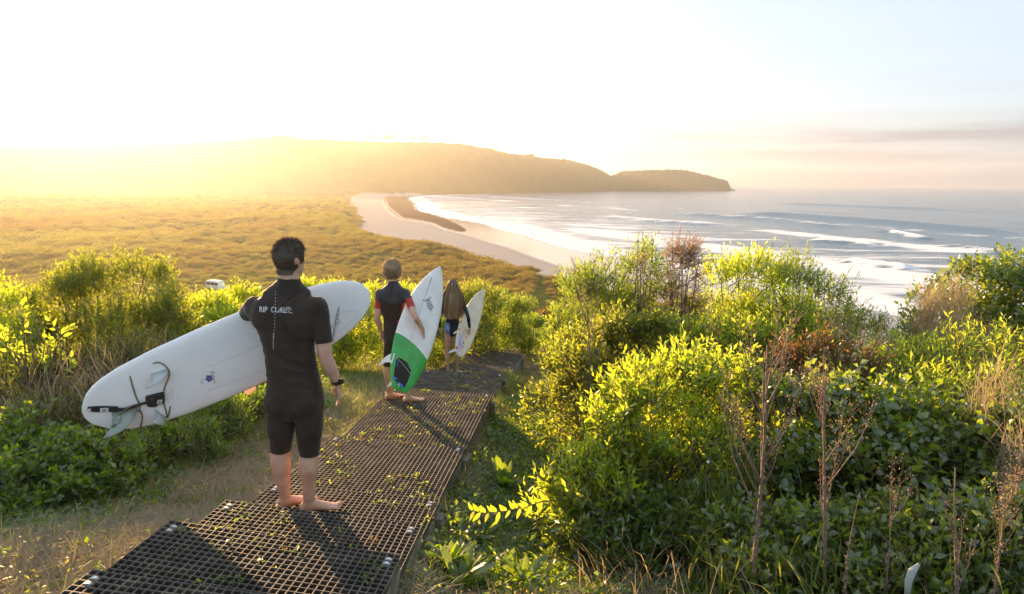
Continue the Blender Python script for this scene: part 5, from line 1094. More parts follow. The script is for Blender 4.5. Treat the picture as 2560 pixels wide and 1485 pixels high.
# jagged emblem near the nose
em = []
for k in range(17):
    t_ = k / 16; x0 = 1108 - 65 * t_; y0 = 815 + 350 * t_; wd = 6 + 26 * math.sin(math.pi * t_) ** 1.2
    em.append(line([(x0 - wd, y0 + 3), (x0 + wd, y0 - 4)], .42, c2))
em += [line([(1112, 795), (1100, 860), (1090, 940), (1122, 968), (1076, 985), (1058, 1060), (1052, 1130), (1043, 1190)], .5, c2), line([(1100, 815), (1075, 900), (1062, 985), (1012, 1025), (1052, 1020), (1045, 1100), (1043, 1190)], .5, c2), line([(1088, 880), (1062, 1050)], .4, c2)]
b1.decal('nose_emblem', merge2d(*em), M_ink, .001)

# ---- the boy's white and green board, deck side towards us
Yb = BOY['Y']
b2 = Board('surfboard', 'white surfboard with green tail and black grip pad under the arm of the boy', dY(981, 963, Yb - .42), dY(1073.5, 659, Yb + .30), V3((.80, .60, 0)), 1,
           [(0, .30), (.004, .34), (.012, .38), (.025, .45), (.045, .53), (.075, .62), (.11, .70), (.2, .86), (.35, .98), (.45, 1), (.55, .985), (.68, .89), (.78, .74), (.87, .53), (.93, .34), (.965, .2), (.985, .1), (1, .0)], .238, .058, (.03, .09), M_scuff)
b2.hull([('green_tail', lambda q, x_: (.365 - .26 * (x_ + .0) - .5 * x_ * x_) - q, M_green)])
b2.decal('stringer', line([(583, 150), (480, 420), (390, 680), (320, 930), (262, 1140)], .35, c3), plain('stringer_wood', (.40, .36, .28), .5, .2, 40), .0008)
def gridpatch(L, Rr, f, nx=4):
    v = []; fc = []; n_ = len(L)
    for a, b in zip(L, Rr):
        for k in range(nx + 1): q = f(a[0] + (b[0] - a[0]) * k / nx, a[1] + (b[1] - a[1]) * k / nx); v.append((q[0], -q[1]))
    for i in range(n_ - 1):
        for k in range(nx): fc.append((i * (nx + 1) + k, i * (nx + 1) + k + 1, (i + 1) * (nx + 1) + k + 1, (i + 1) * (nx + 1) + k))
    return v, fc
M_pad = plain('grip_pad', (.028, .026, .026), .85, .3, 60, .6, bscale=160); M_pblue = plain('pad_blue', (.03, .20, .62), .6, .1, 60)
b2.decal('grip_pad', gridpatch([(226, 964), (212, 1030), (203, 1090), (198, 1140), (222, 1190), (262, 1232)], [(262, 972), (318, 1010), (354, 1082), (345, 1130), (325, 1180), (298, 1236)], c3, 5), M_pad, .006)
b2.decal('pad_arrow', poly([(196, 1134), (232, 1160), (200, 1176)], c3), M_pblue, .0085); b2.decal('pad_wing', poly([(232, 1180), (268, 1206), (292, 1238), (262, 1236), (240, 1208)], c3), M_pblue, .0085)
b2.decal('pad_lettering', merge2d(line([(232, 985), (238, 1000), (228, 1006), (240, 1018)], .7, c3), line([(222, 1020), (234, 1030), (220, 1040), (232, 1048)], .7, c3)), M_pblue, .0085)
b2.cord('leash', [(185, 935), (230, 975), (300, 1050), (352, 1112), (358, 1130)] and [c3(176, 925), c3(230, 975), c3(300, 1052), c3(350, 1118)], .0018, M_tag, .011)
b2.cord('leash_plug', [c3(232, 1212), c3(240, 1206), c3(246, 1216), c3(240, 1236)], .004, M_tag, .006)
b2.cord('rail_strap', [(*c3(160, 1210), .01), (*c3(180, 1250), .01), c3(215, 1270), c3(240, 1276)], .006, M_strap, .006)
for a in ((c3(172, 1018), c3(178, 930)), (c3(176, 1244), c3(172, 1178))):
    pa, na = b2.hit(*a[0]); pb, nb = b2.hit(*a[1]); u = pb - pa; u = b2.y * .115; out = (-b2.z * .8 - b2.x * .75 + V3((-.25, 0, -.12))).normalized(); w = u.cross(out).normalized(); bm = bmesh.new(); L1 = []; L2 = []
    for x_, y_ in [(1, -.1), (.93, .2), (.8, .45), (.58, .68), (.25, .86), (-.12, .97), (-.36, 1.0), (-.24, .85), (-.02, .65), (.1, .4), (.1, .2), (0, -.1)]:
        p = pa + u * x_ + out * (y_ * .125) - b2.o; L1.append(bm.verts.new(p + w * .004)); L2.append(bm.verts.new(p - w * .004))
    m_ = len(L1); bm.faces.new(L1); bm.faces.new(L2[::-1])
    for i in range(m_): bm.faces.new((L1[i], L2[i], L2[(i + 1) % m_], L1[(i + 1) % m_]))
    bmesh.ops.recalc_face_normals(bm, faces=bm.faces[:]); link('fin', bm_mesh('fin', bm), b2.root, M_finw)
jx, jy = c3(520, 472); ang_ = -math.atan2(140, 78)
for bold, mt, of in ((.055, M_ink, .0012), (.012, M_tag, .0024)):
    tx = xf2d(text2d('Jase', 1.0, 0, bold, 1.0), 19, 22, 0, 0, 0); n_ = xf2d((tx[0], tx[1]), 1, 1, 0, 0, ang_); mx = sum(p[0] for p in n_[0]) / len(n_[0]); my = sum(p[1] for p in n_[0]) / len(n_[0])
    b2.decal('name_print', ([(x_ - mx + jx, y_ - my - jy) for x_, y_ in n_[0]], n_[1]), mt, of)
b2.decal('underline', merge2d(line([(500, 485), (525, 520), (548, 545)], .5, c3), line([(505, 500), (525, 528)], .35, c3)), M_ink, .0012)

# ---- the girl's cream board with flower prints
Yg = GIRL['Y']
b3 = Board('surfboard', 'small cream surfboard with orange flower prints under the arm of the girl', dY(1127, 877, Yg - .36), dY(1184.5, 712, Yg + .42), V3((.72, .69, 0)), 1,
           [(0, .24), (.004, .28), (.012, .33), (.025, .4), (.045, .49), (.075, .6), (.11, .68), (.2, .85), (.35, .98), (.45, 1), (.55, .98), (.68, .87), (.78, .72), (.87, .5), (.93, .32), (.965, .19), (.985, .09), (1, .0)], .198, .055, (.03, .08), M_cream)
b3.hull()
M_or = plain('print_orange', (.72, .22, .04), .5, .2, 30); M_ye = plain('print_yellow', (.78, .52, .10), .5, .2, 30); M_rd = plain('print_red', (.48, .06, .04), .5, .2, 30); M_li = plain('print_lilac', (.62, .60, .74), .5, .12, 30); M_pk = plain('print_pink', (.62, .26, .55), .5, .2, 30)
def disc(cx, cy, rx, ry, f, n_=12, j=.0, rot=0.): return poly([(cx + rx * math.cos(a) * (1 + j * math.cos(5 * a)) * math.cos(rot) - ry * math.sin(a) * math.sin(rot), cy + ry * math.sin(a) * (1 + j * math.cos(5 * a)) + rx * math.cos(a) * math.sin(rot)) for a in np.linspace(0, 6.283 * (1 - 1 / n_), n_)], f)
b3.decal('round_emblem', disc(436, 950, 36, 118, c4, 20, 0, .05), M_li, .0012); b3.decal('emblem_ring', line([(436 + 36 * math.cos(a), 950 + 118 * math.sin(a)) for a in np.linspace(-1.9, 2.3, 18)], .5, c4), M_pk, .002)
b3.decal('emblem_scroll', merge2d(line([(430, 880), (446, 910), (424, 940), (448, 970), (428, 1000), (444, 1030)], .5, c4), line([(418, 930), (430, 965), (420, 1000)], .4, c4)), M_purple, .002)
for i, (x_, y_, a, b) in enumerate(((442, 672, 14, 20), (420, 768, 19, 32), (465, 605, 12, 16), (392, 1032, 16, 28), (482, 960, 11, 20), (518, 890, 10, 22), (470, 1010, 9, 14))):
    b3.decal('flower_print', disc(x_, y_, a, b, c4, 15, .22), (M_or, M_ye, M_ye, M_or, M_or, M_or, M_rd)[i], .0012); b3.decal('flower_centre', disc(x_, y_, a * .4, b * .4, c4, 8), (M_rd, M_rd, M_or, M_rd, M_rd, M_ye, M_or)[i], .002)
b3.decal('line_print', line([(486, 790), (478, 830), (488, 850), (474, 880)], .6, c4), M_pencil, .0012)
for a in (c4(368, 835), c4(372, 1055), c4(386, 1080)):
    pa, na = b3.hit(*a); u = b3.y * .10; out = (-b3.z * .8 - b3.x * .8 + V3((-.35, 0, -.2))).normalized(); w = u.cross(out).normalized(); bm = bmesh.new(); L1 = []; L2 = []
    for x_, y_ in [(.6, -.1), (.55, .2), (.45, .45), (.3, .68), (.05, .86), (-.2, .97), (-.36, 1.0), (-.34, .85), (-.2, .65), (-.02, .4), (0, .2), (0, -.1)]:
        p = pa + u * x_ + out * (y_ * .13) - b3.o; L1.append(bm.verts.new(p + w * .005)); L2.append(bm.verts.new(p - w * .005))
    m_ = len(L1); bm.faces.new(L1); bm.faces.new(L2[::-1])
    for i in range(m_): bm.faces.new((L1[i], L2[i], L2[(i + 1) % m_], L1[(i + 1) % m_]))
    bmesh.ops.recalc_face_normals(bm, faces=bm.faces[:]); link('fin', bm_mesh('fin', bm), b3.root, M_finw)

# ---- white van far down in the valley, roof showing over the scrub
vb = dY(534, 722, 152.); vz = th(vb.x, vb.y)
van = tag(empty('parked_van', (vb.x, vb.y, vz), (0, 0, R_(-22))), 'white van parked down in the valley, roof showing above the scrub', 'van')
M_van = plain('van_white', (.74, .73, .71), .3, .05, 2, 0, coat=.3); M_glass = plain('van_glass', (.03, .035, .04), .08, .1, 5); M_tyre = plain('tyre', (.02, .02, .02), .8, .2, 20)
bm = bmesh.new(); pr = [(-2.5, .45), (-2.5, 1.1), (-2.42, 2.2), (-2.2, 2.42), (1.0, 2.42), (1.35, 2.3), (2.0, 1.35), (2.55, 1.15), (2.65, .45)]; Lf = [bm.verts.new((x_, -.95, z_)) for x_, z_ in pr]; Rf = [bm.verts.new((x_, .95, z_)) for x_, z_ in pr]; bm.faces.new(Lf); bm.faces.new(Rf[::-1])
for i in range(len(pr)): j = (i + 1) % len(pr); bm.faces.new((Lf[i], Rf[i], Rf[j], Lf[j]))
bmesh.ops.recalc_face_normals(bm, faces=bm.faces[:]); bmesh.ops.bevel(bm, geom=bm.edges[:], offset=.07, segments=2, affect='EDGES'); link('body', bm_mesh('body', bm), van, M_van)
for y_ in (-.965, .965):
    for x0, x1 in ((-2.1, -.9), (-.8, .4), (.5, 1.35)):
        bm = bmesh.new(); add_box(bm, ((x0 + x1) / 2, y_, 1.75), (x1 - x0, .03, .6)); link('window', bm_mesh('window', bm), van, M_glass)
    for x_ in (-1.6, 1.7):
        bm = bmesh.new(); bmesh.ops.create_cone(bm, cap_ends=True, segments=18, radius1=.36, radius2=.36, depth=.24, matrix=Matrix.Translation((x_, y_ * .93, .36)) @ Matrix.Rotation(math.pi / 2, 4, 'X')); link('wheel', bm_mesh('wheel', bm), van, M_tyre)
bm = bmesh.new(); add_box(bm, (-2.48, 0, 1.75), (.03, 1.5, .6), Matrix.Rotation(.07, 3, 'Y')); link('rear_window', bm_mesh('rear_window', bm), van, M_glass)
for y_ in (-.7, .7):
    bm = bmesh.new(); add_box(bm, (-.6, y_, 2.47), (3.0, .05, .05)); link('roof_rail', bm_mesh('roof_rail', bm), van, M_van)
# ---- scattered trees on the skyline of the hill
M_far = leafmat('far_tree', [(.05, .06, .02), (.07, .08, .03)], [(.1, .12, .03)], .4, .03)
for i, (px, hh, lb) in enumerate(((908, 15, 'leftmost tiny tree on the hill skyline'), (929, 24, 'tallest tiny spreading tree on the hill skyline, left of the centre'), (952, 17, 'tiny tree with a bare gap under its crown on the hill skyline'), (961, 16, 'tiny low tree beside the gap tree on the hill skyline'), (977, 24, 'tiny pointed tree on the hill skyline'), (1016, 17, 'tiny tree right of the pointed one on the hill skyline'), (1042, 20, 'dense rightmost tiny tree on the hill skyline'))):
    a, _ = azel(px, 345); D = float(ridge_dist(a)) - 8; x_, y_ = math.sin(a) * D, math.cos(a) * D; z_ = th(x_, y_); rt = tag(empty('skyline_tree', (x_, y_, z_)), lb, 'tree', 'trees on the hill skyline')
    A = Acc(); A.tube([(0, 0, -6), (0, 0, hh * .5), (1, 0, hh * .8)], [1.1, .8, .3], 6)
    for q in range(4): A.tube([(0, 0, hh * .4), (math.cos(q * 1.6) * hh * .3, math.sin(q * 1.6) * hh * .3, hh * .8)], [.5, .2], 4)
    link('trunk', A.mesh('trunk'), rt, M_stem); n_ = 260; d = unit(n_); P = d * np.array([hh * .45, hh * .45, hh * .26]) * (.6 + .4 * rng.random((n_, 1))) + np.array([0, 0, hh * .78]); Aa, Q = frames(P, d + unit(n_), unit(n_), rng.uniform(1.5, 3.2, n_)); V, F = bake(LEAF(.6), Aa, Q); tag(link('crown', mesh_np('crown', V, F), rt, M_far), kind='stuff')
rng = np.random.default_rng(31)
# ------------------------------------------------------------------ scattered growth: instanced by geometry nodes
def scatter(name, pts, rot, scl, idx, protos, mat_unused=None):
    me = bpy.data.meshes.new(name); pts = np.asarray(pts, np.float32); me.vertices.add(len(pts)); me.vertices.foreach_set('co', pts.ravel())
    a = me.attributes.new('rot', 'FLOAT_VECTOR', 'POINT'); a.data.foreach_set('vector', np.asarray(rot, np.float32).ravel())
    a = me.attributes.new('scl', 'FLOAT', 'POINT'); a.data.foreach_set('value', np.asarray(scl, np.float32))
    a = me.attributes.new('idx', 'INT', 'POINT'); a.data.foreach_set('value', np.asarray(idx, np.int32))
    o_ = link(name, me); pc = bpy.data.collections.new(name + '_kinds')
    for i, pm in enumerate(protos): pc.objects.link(bpy.data.objects.new('%s_kind_%02d' % (name, i), pm))
    g = bpy.data.node_groups.new(name, 'GeometryNodeTree')
    g.interface.new_socket('Geometry', in_out='INPUT', socket_type='NodeSocketGeometry'); g.interface.new_socket('Geometry', in_out='OUTPUT', socket_type='NodeSocketGeometry')
    gi = g.nodes.new('NodeGroupInput'); go = g.nodes.new('NodeGroupOutput'); ip = g.nodes.new('GeometryNodeInstanceOnPoints'); ci = g.nodes.new('GeometryNodeCollectionInfo')
    ci.inputs['Collection'].default_value = pc; ci.inputs['Separate Children'].default_value = True; ci.inputs['Reset Children'].default_value = True
    def na(nm, ty):
        n = g.nodes.new('GeometryNodeInputNamedAttribute'); n.data_type = ty; n.inputs['Name'].default_value = nm; return n.outputs['Attribute']
    g.links.new(gi.outputs[0], ip.inputs['Points']); g.links.new(ci.outputs[0], ip.inputs['Instance']); ip.inputs['Pick Instance'].default_value = True
    g.links.new(na('idx', 'INT'), ip.inputs['Instance Index']); g.links.new(na('rot', 'FLOAT_VECTOR'), ip.inputs['Rotation']); g.links.new(na('scl', 'FLOAT'), ip.inputs['Scale'])
    g.links.new(ip.outputs[0], go.inputs[0]); md = o_.modifiers.new('scatter', 'NODES'); md.node_group = g
    tag(o_, kind='stuff'); return o_
def tuft(n, hgt, w, spread, lie, mat, seed):
    """grass: n bent blades; lie 0 upright .. 1 flat on the ground"""
    r = np.random.default_rng(seed); V = []; F = []
    for i in range(n):
        a = r.uniform(0, 6.283); h = hgt * r.uniform(.5, 1.1); L = lie + r.normal() * .12; b = np.array([r.normal() * spread, r.normal() * spread, 0]); d = np.array([math.cos(a), math.sin(a), 0]); s_ = np.array([-d[1], d[0], 0]) * w * r.uniform(.6, 1.2)
        e = max(.05, min(1.45, L * 1.45)); p = b.copy(); pts = [p.copy()]
        for k in range(3):
            an = e + k * .22 * (1 - lie * .9) ; p = p + h / 3 * (d * math.sin(an) + np.array([0, 0, math.cos(an)])); p[2] = max(p[2], .004 + r.random() * .02); pts.append(p.copy())
        base = len(V)
        for k, q in enumerate(pts):
            t_ = (1, .85, .6, .08)[k]; V += [q - s_ * t_, q + s_ * t_]
        F += [(base + 2 * k, base + 2 * k + 1, base + 2 * k + 3, base + 2 * k + 2) for k in range(3)]
    me = mesh_np('tuft', np.array(V), np.array(F)); me.materials.append(mat); return me
def herb(n, size, w, mat, seed, hgt=.08, spread=.06, tmpl=None):
    r = np.random.default_rng(seed); P = np.stack([r.normal(size=n) * spread, r.normal(size=n) * spread, r.random(n) * hgt], 1)
    d = np.stack([r.normal(size=n), r.normal(size=n), r.random(n) * 1.1], 1); nr_ = np.stack([r.normal(size=n) * .5, r.normal(size=n) * .5, np.ones(n)], 1)
    A, Q = frames(P, d, nr_, size * r.uniform(.5, 1.2, n)); V, F = bake(tmpl or LEAF(w), A, Q); me = mesh_np('herb', V, F); me.materials.append(mat); return me
def field(n, xr, yr, fn):
    x = rng.uniform(*xr, n); y = rng.uniform(*yr, n); k = fn(x, y) > rng.random(n); return x[k], y[k]
walk_np = []
for o_, w, ln_, M in TREADOBJ:
    c = [M @ Vector(q) for q in ((-.02, .0, 0), (w + .02, .0, 0), (w + .02, -ln_, 0), (-.02, -ln_, 0))]; walk_np.append(np.array([(q.x, q.y) for q in c]))
def offwalk(x, y):
    m_ = np.zeros(x.shape, bool)
    for p_ in walk_np: m_ |= inside(x, y, p_)
    return ~m_
def rz_(n, tilt=.15): return np.stack([rng.normal(size=n) * tilt, rng.normal(size=n) * tilt, rng.uniform(0, 6.283, n)], 1)
STRAW = [tuft(34, .15, .0024, .07, .95, GS, 100 + i) for i in range(6)]
GRASS = [tuft(20, .11, .003, .03, .35, GG, 200 + i) for i in range(5)] + [tuft(14, .2, .003, .03, .3, GG, 240 + i) for i in range(2)]
HERB = [herb(34, .042, .6, G6, 300 + i) for i in range(3)] + [herb(30, .03, .55, G1, 310 + i, .05) for i in range(3)]
# dry straw along the left path, mown stalks on the right
def path_l(x, y):
    e = -1.35 + .105 * (y - 3)           # left edge of the stairs
    d = e - x; return np.where((d > -.2) & (y < 10), np.clip(1.25 - np.abs(d - .75) / 1.5, 0, 1) * (.35 + 1.2 * (fbm(x * 1.3, y * 1.3, 2) + .35)), 0)
x1, y1 = field(42000, (-5, 0), (1.4, 10), path_l)
x2, y2 = field(4500, (-.6, 2.6), (1.4, 7), lambda x, y: .5 * (.5 + fbm(x * 2, y * 2, 2)))
x = np.concatenate([x1, x2]); y = np.concatenate([y1, y2]); k = offwalk(x, y); x, y = x[k], y[k]
z = terrain(x, y); n = len(x)
scatter('dry_grass', np.stack([x, y, z], 1), rz_(n, .1), rng.uniform(.6, 1.35, n), rng.integers(0, 6, n), STRAW)
# green grass: sparse in the straw, lush beyond the man and along the bushes
def green(x, y):
    e = -1.35 + .105 * (y - 3); d = e - x
    lush = np.clip((y - 4.6) / 3.5, 0, 1) * (d > -1.5) * np.clip(1.2 - np.abs(d - .8) / 2.6, 0, 1)
    side = np.clip((d - 1.5) / .8, 0, 1) * (y > 2.5); pat = np.clip((fbm(x * .9 + 4, y * .9, 3) - .02) * 3.2, 0, 1) * .7
    return np.where(d > -.3, np.maximum(np.maximum(lush, side * .7), pat), .28 + .4 * np.clip(fbm(x, y, 2) * 3, 0, 1))
x1, y1 = field(26000, (-7, 2.8), (1.4, 12), green); x2, y2 = field(9000, (-9, 5), (10, 30), lambda x, y: .8 + 0 * x)
x = np.concatenate([x1, x2]); y = np.concatenate([y1, y2]); k = offwalk(x, y); x, y = x[k], y[k]; z = terrain(x, y); n = len(x)
scatter('green_grass', np.stack([x, y, z], 1), rz_(n), rng.uniform(.5, 1.25, n) * np.clip(.75 + y / 22, .8, 1.8), rng.integers(0, 7, n), GRASS)
# low herbs: right verge, foot of the bushes, beside the steps
def herbs(x, y):
    e = -.1 + .105 * (y - 3); d = x - e + .5; l = -1.35 + .105 * (y - 3) - x
    return np.where(d > .0, 1. * np.clip(.75 + 2.6 * fbm(x * 1.6, y * 1.6 + 9, 2), .1, 1), np.where(l > 1.2, .75, .10) * np.clip(.5 + 2 * fbm(x, y, 2), 0, 1))
x, y = field(32000, (-6.5, 3), (1.4, 11), herbs); k = offwalk(x, y); x, y = x[k], y[k]; z = terrain(x, y); n = len(x)
scatter('low_herbs', np.stack([x, y, z], 1), rz_(n), rng.uniform(.5, 1.3, n), rng.integers(0, 6, n), HERB)
# brown leaf litter and bits on the trodden ground
LIT = [herb(14, .03, .5, GD, 600 + i, .02, .12) for i in range(3)]
x, y = field(3600, (-4, 2.6), (1.4, 9), lambda x, y: .35 + 1.4 * fbm(x * 1.4 + 5, y * 1.4, 2)); k = offwalk(x, y); x, y = x[k], y[k]; z = terrain(x, y); n = len(x)
scatter('leaf_litter', np.stack([x, y, z + .012], 1), rz_(n), rng.uniform(.5, 1.1, n), rng.integers(0, 3, n), LIT)
# weeds coming up through the grating
P = []
for i, (o_, w, ln_, M) in enumerate(TREADOBJ[:10]):
    n = int((60, 70, 80, 130, 330, 420, 360, 300, 160, 90)[i]); c = np.stack([rng.random(n) * w, -rng.random(n) * ln_], 1); k = fbm(c[:, 0] * 3.4 + i * 7, c[:, 1] * 3.4, 2) > .02
    for a, b in c[k]: P.append(M @ Vector((a, b, -.012)))
n = len(P); SPRIG = [herb(9, .02, .55, (G1, GR, GG, G6)[i % 4], 400 + i, .03, .016) for i in range(4)] + [herb(5, .018, .5, (G1, G6)[i], 410 + i, .02, .012) for i in range(2)]
scatter('grating_weeds', np.array([tuple(p) for p in P]), rz_(n, .25), rng.uniform(.7, 1.6, n), rng.integers(0, 6, n), SPRIG)
# scrub over the slope and the valley floor
def clump(n, mat, seed, lw=.5, sz=.3):
    r = np.random.default_rng(seed); d = r.normal(size=(n, 3)); d /= np.linalg.norm(d, axis=1, keepdims=True); d[:, 2] = np.abs(d[:, 2]); P = d * np.array([1, 1, .62]) * (.55 + .45 * r.random((n, 1))) * (1 + .25 * r.normal(size=(n, 1)))
    A, Q = frames(P, d + .7 * r.normal(size=(n, 3)) + np.array([0, 0, .5]), d + .5 * r.normal(size=(n, 3)), sz * r.uniform(.5, 1.2, n)); V, F = bake(LEAF(lw), A, Q); me = mesh_np('clump', V, F); me.materials.append(mat); return me
GV = leafmat('valley_leaf', [(.10, .085, .03), (.115, .10, .032), (.09, .07, .026), (.14, .105, .045)], [(.36, .30, .05), (.42, .34, .06), (.32, .25, .05)], .4, .02)
GV2 = leafmat('valley_leaf_green', [(.09, .10, .028), (.11, .125, .03), (.08, .085, .025), (.13, .125, .04)], [(.36, .38, .05), (.44, .42, .06), (.30, .30, .045)], .45, .02)
CL = [clump(900, GV if i < 3 else GV2, 500 + i, .55, .15) for i in range(6)]
n = 24000; a = rng.uniform(R_(-47), R_(14), n); r = 26 * (900 / 26) ** rng.random(n); x = np.sin(a) * r; y = np.cos(a) * r
k = ~inside(x, y, BEACH) & ~inside(x, y, SEA) & (np.abs(x - .045 * y) > 1.8)  & ((r > 60) | (rng.random(n) < .6)); x, y, r = x[k], y[k], r[k]
z = terrain(x, y); n = len(x); s = (1 + .9 * np.clip(fbm(x * .02 + 30, y * .02, 2), -.4, 1)) * np.clip(.35 + r * .0075, .4, 2.6) * rng.uniform(.6, 1.35, n)
scatter('valley_scrub', np.stack([x, y, z - .12 * s], 1), rz_(n, .08), s, np.where(fbm(x * .016, y * .016, 3) + .25 * rng.normal(size=n) > .0, 3, 0) + rng.integers(0, 3, n), CL)

# ------------------------------------------------------------------ strap-leaved docks beside the steps
def dock(loc, label, n=11, size=.3, lean=(0, 0)):
    g = th(loc[0], loc[1]); root = tag(empty('dock_plant', (loc[0], loc[1], g)), label, 'plant', 'dock plants beside the steps')
    n = int(n * 1.7)
    for k in range(n):
        a = 6.283 * k / n * 2.0 + rng.normal() * .3; s = size * rng.uniform(.55, 1.15); bd = rng.uniform(.1, .6); tm, tf = LEAF_STRAP(rng.uniform(.17, .26), bd)
        lme = mesh_np('leaf', tm * s, tf, True); lme.materials.append(G6)
        o_ = link('leaf', lme, root); o_.rotation_euler = (rng.uniform(.75, 1.4), rng.normal() * .15, a + math.pi / 2 * 0)
    ac = Acc(); ac.tube([(0, 0, -.03), (0, 0, .03)], .012, 6); link('crown', ac.mesh('crown'), root, M_stemg)
for (px, py, Y, n, s), lb in zip(((1245, 1060, 5.35, 13, .30), (1165, 1165, 4.35, 10, .2), (1185, 1195, 4.2, 11, .22), (1150, 1215, 4.05, 10, .2), (1100, 1310, 3.45, 13, .26), (1130, 1345, 3.3, 10, .24), (1290, 1335, 3.5, 11, .22), (1330, 1190, 4.5, 9, .2), (1230, 1170, 4.4, 10, .2)),
        ('tall sunlit dock plant with strap leaves by the far end of the long tread', 'low dark dock rosette against the stringer, nearest the middle treads', 'dense dock rosette just right of the middle treads', 'spreading dock rosette in front of the dense one by the steps', 'bright upright dock plant against the second step', 'drooping dock plant at the foot of the upright one',
         'dock plant alone on bare ground below the arching sprig', 'dock plant at the edge of the sunlit bush', 'dock rosette between the steps and the sunlit bush')):
    q = dY(px, py, Y); dock((q.x, q.y), lb, n, s)
# arching sprig reaching out of the sunlit bush towards the steps
pth = [dY(*q) for q in ((1395, 1235, 4.15), (1340, 1232, 4.05), (1290, 1248, 3.98), (1240, 1258, 3.92), (1190, 1262, 3.88), (1162, 1256, 3.86))]
rt = tag(empty('arching_sprig', tuple(pth[0])), 'bright yellow arching sprig with paired leaves reaching towards the steps', 'sprig')
ac = Acc(); ac.tube([p - pth[0] for p in pth], [.005, .0045, .004, .0035, .003, .002], 5); link('stem', ac.mesh('stem'), rt, M_stem)
tm, tf = LEAF_FINE(.32, .15, .15); lme = mesh_np('leaf', tm, tf, True); lme.materials.append(G1)
for k in range(26):
    f = .12 + .87 * k / 25 * 4.98 / 1.0 / 4.98 * 1.0; q = f * 5; i = min(4, int(q)); p = pth[i].lerp(pth[i + 1], q - i) - pth[0]; d = (pth[i + 1] - pth[i]).normalized()
    up_ = Vector((.15 * rng.normal(), -.2 + .3 * rng.normal(), 1 if k % 3 else -.8)); ld = (d * .55 + up_ * .9).normalized(); o_ = link('leaf', lme, rt)
    x_ = ld.cross(Vector((rng.normal() * .3, -1, .2))).normalized(); z_ = x_.cross(ld); s = rng.uniform(.06, .095)
    o_.matrix_local = Matrix(((x_.x * s, ld.x * s, z_.x * s, p.x), (x_.y * s, ld.y * s, z_.y * s, p.y), (x_.z * s, ld.z * s, z_.z * s, p.z), (0, 0, 0, 1)))

# ------------------------------------------------------------------ dead weed stalks on the right
def stalk(label, px, Y, ybase, ytop, branches, mat=M_dead, fluff=260, thick=.011, name='dead_stalk', lean=0., spread=.9):
    b = dY(px, ybase, Y); tp = dY(px + lean, ytop, Y); b.z = min(b.z, th(b.x, b.y)) if ybase > 1440 else th(b.x, b.y)
    root = tag(empty(name, tuple(b)), label, 'dead weed', 'dead weed stalks on the right'); H = (tp - b); h = H.length
    def trunk_pt(t_): return H * t_ + Vector((math.sin(t_ * 5 + px) * .012, 0, 0))
    ac = Acc(); ac.tube([trunk_pt(k / 9) for k in range(10)], [thick * (1.15 - .95 * k / 9) * (1 + .25 * rng.normal() * .4) for k in range(10)], 6)
    # ragged bark scraps
    P = np.array([trunk_pt(rng.uniform(.0, .7)) for _ in range(90)]); A, Q = frames(P + unit(90) * thick * .7, unit(90) + np.array([0, 0, -.6]), unit(90), rng.uniform(.012, .03, 90)); V, F = bake(LEAF(.5), A, Q)
    link('stem', ac.mesh('stem'), root, mat); tag(link('bark_scraps', mesh_np('bark_scraps', V, F), root, mat), kind='stuff')
    tips = []; 
    for k in range(branches):
        t0 = rng.uniform(.38, .9); p0 = trunk_pt(t0); a = rng.uniform(0, 6.283); L = h * rng.uniform(.25, .5) * (1.15 - t0 * .6); out = Vector((math.cos(a), math.sin(a) * .6, 0)) * spread
        e = p0 + out * L * .42 + Vector((0, 0, L * .9)); m_ = p0.lerp(e, .5) + out * L * .06
        bc = Acc(); bc.tube([p0, p0.lerp(m_, .6), m_, e], [thick * .34, thick * .28, thick * .2, thick * .08], 4)
        for s_ in range(10):
            q0 = p0.lerp(e, rng.uniform(.35, .98)); q1 = q0 + Vector((rng.normal() * .03, rng.normal() * .03, rng.uniform(.03, .11))); bc.tube([q0, q1], [thick * .14, thick * .06], 3); tips += [q1, q0.lerp(q1, .6)]
        tips += [e, m_.lerp(e, .7)]; link('branch', bc.mesh('branch'), root, mat)
    if fluff and tips:
        fluff = int(fluff * 2.2); T = np.array([tips[i % len(tips)] for i in range(fluff)]) + rng.normal(size=(fluff, 3)) * .009; A, Q = frames(T, unit(fluff) + np.array([0, 0, .5]), unit(fluff), rng.uniform(.005, .012, fluff)); V, F = bake(LEAF(.5), A, Q)
        tag(link('seed_heads', mesh_np('seed_heads', V, F), root, GD), kind='stuff')
    return root
stalk('tallest dead stalk with many upright branches in front of the sunlit bush', 1858, 3.1, 1462, 850, 16, thick=.015, lean=30, fluff=420)
stalk('dead stalk with side twigs, second from the left in front of the creeper', 2030, 3.1, 1462, 905, 11, thick=.012, lean=8, fluff=300)
stalk('bare thin stalk without branches leaning right, between the larger dead stalks', 2075, 2.9, 1462, 1210, 0, thick=.0055, lean=40, fluff=0)
stalk('short dark dead stalk low in the undergrowth, left of the snapped one', 2185, 2.9, 1462, 1190, 5, thick=.006, fluff=60, lean=8)
stalk('thick snapped-off dead stalk near the right corner', 2375, 2.7, 1462, 1150, 3, thick=.011, lean=-18, fluff=20)
stalk('golden feathery dead stalk in the bottom right corner', 2455, 2.7, 1462, 1170, 12, thick=.006, lean=20, fluff=280, spread=.6)
stalk('tall pale wiry stalk at the right edge of the creeper', 2500, 3.6, 1180, 880, 6, thick=.004, lean=-20, fluff=90, spread=.5)
stalk('dead stalk with a brown plume in front of the willowy shrub', 1480, 6.0, 890, 650, 9, thick=.011, lean=-45, fluff=260, spread=.6)
stalk('thin dead stem with a narrow plume between the leafy shrubs', 1755, 6.1, 900, 755, 6, thick=.006, lean=18, fluff=110, spread=.4)
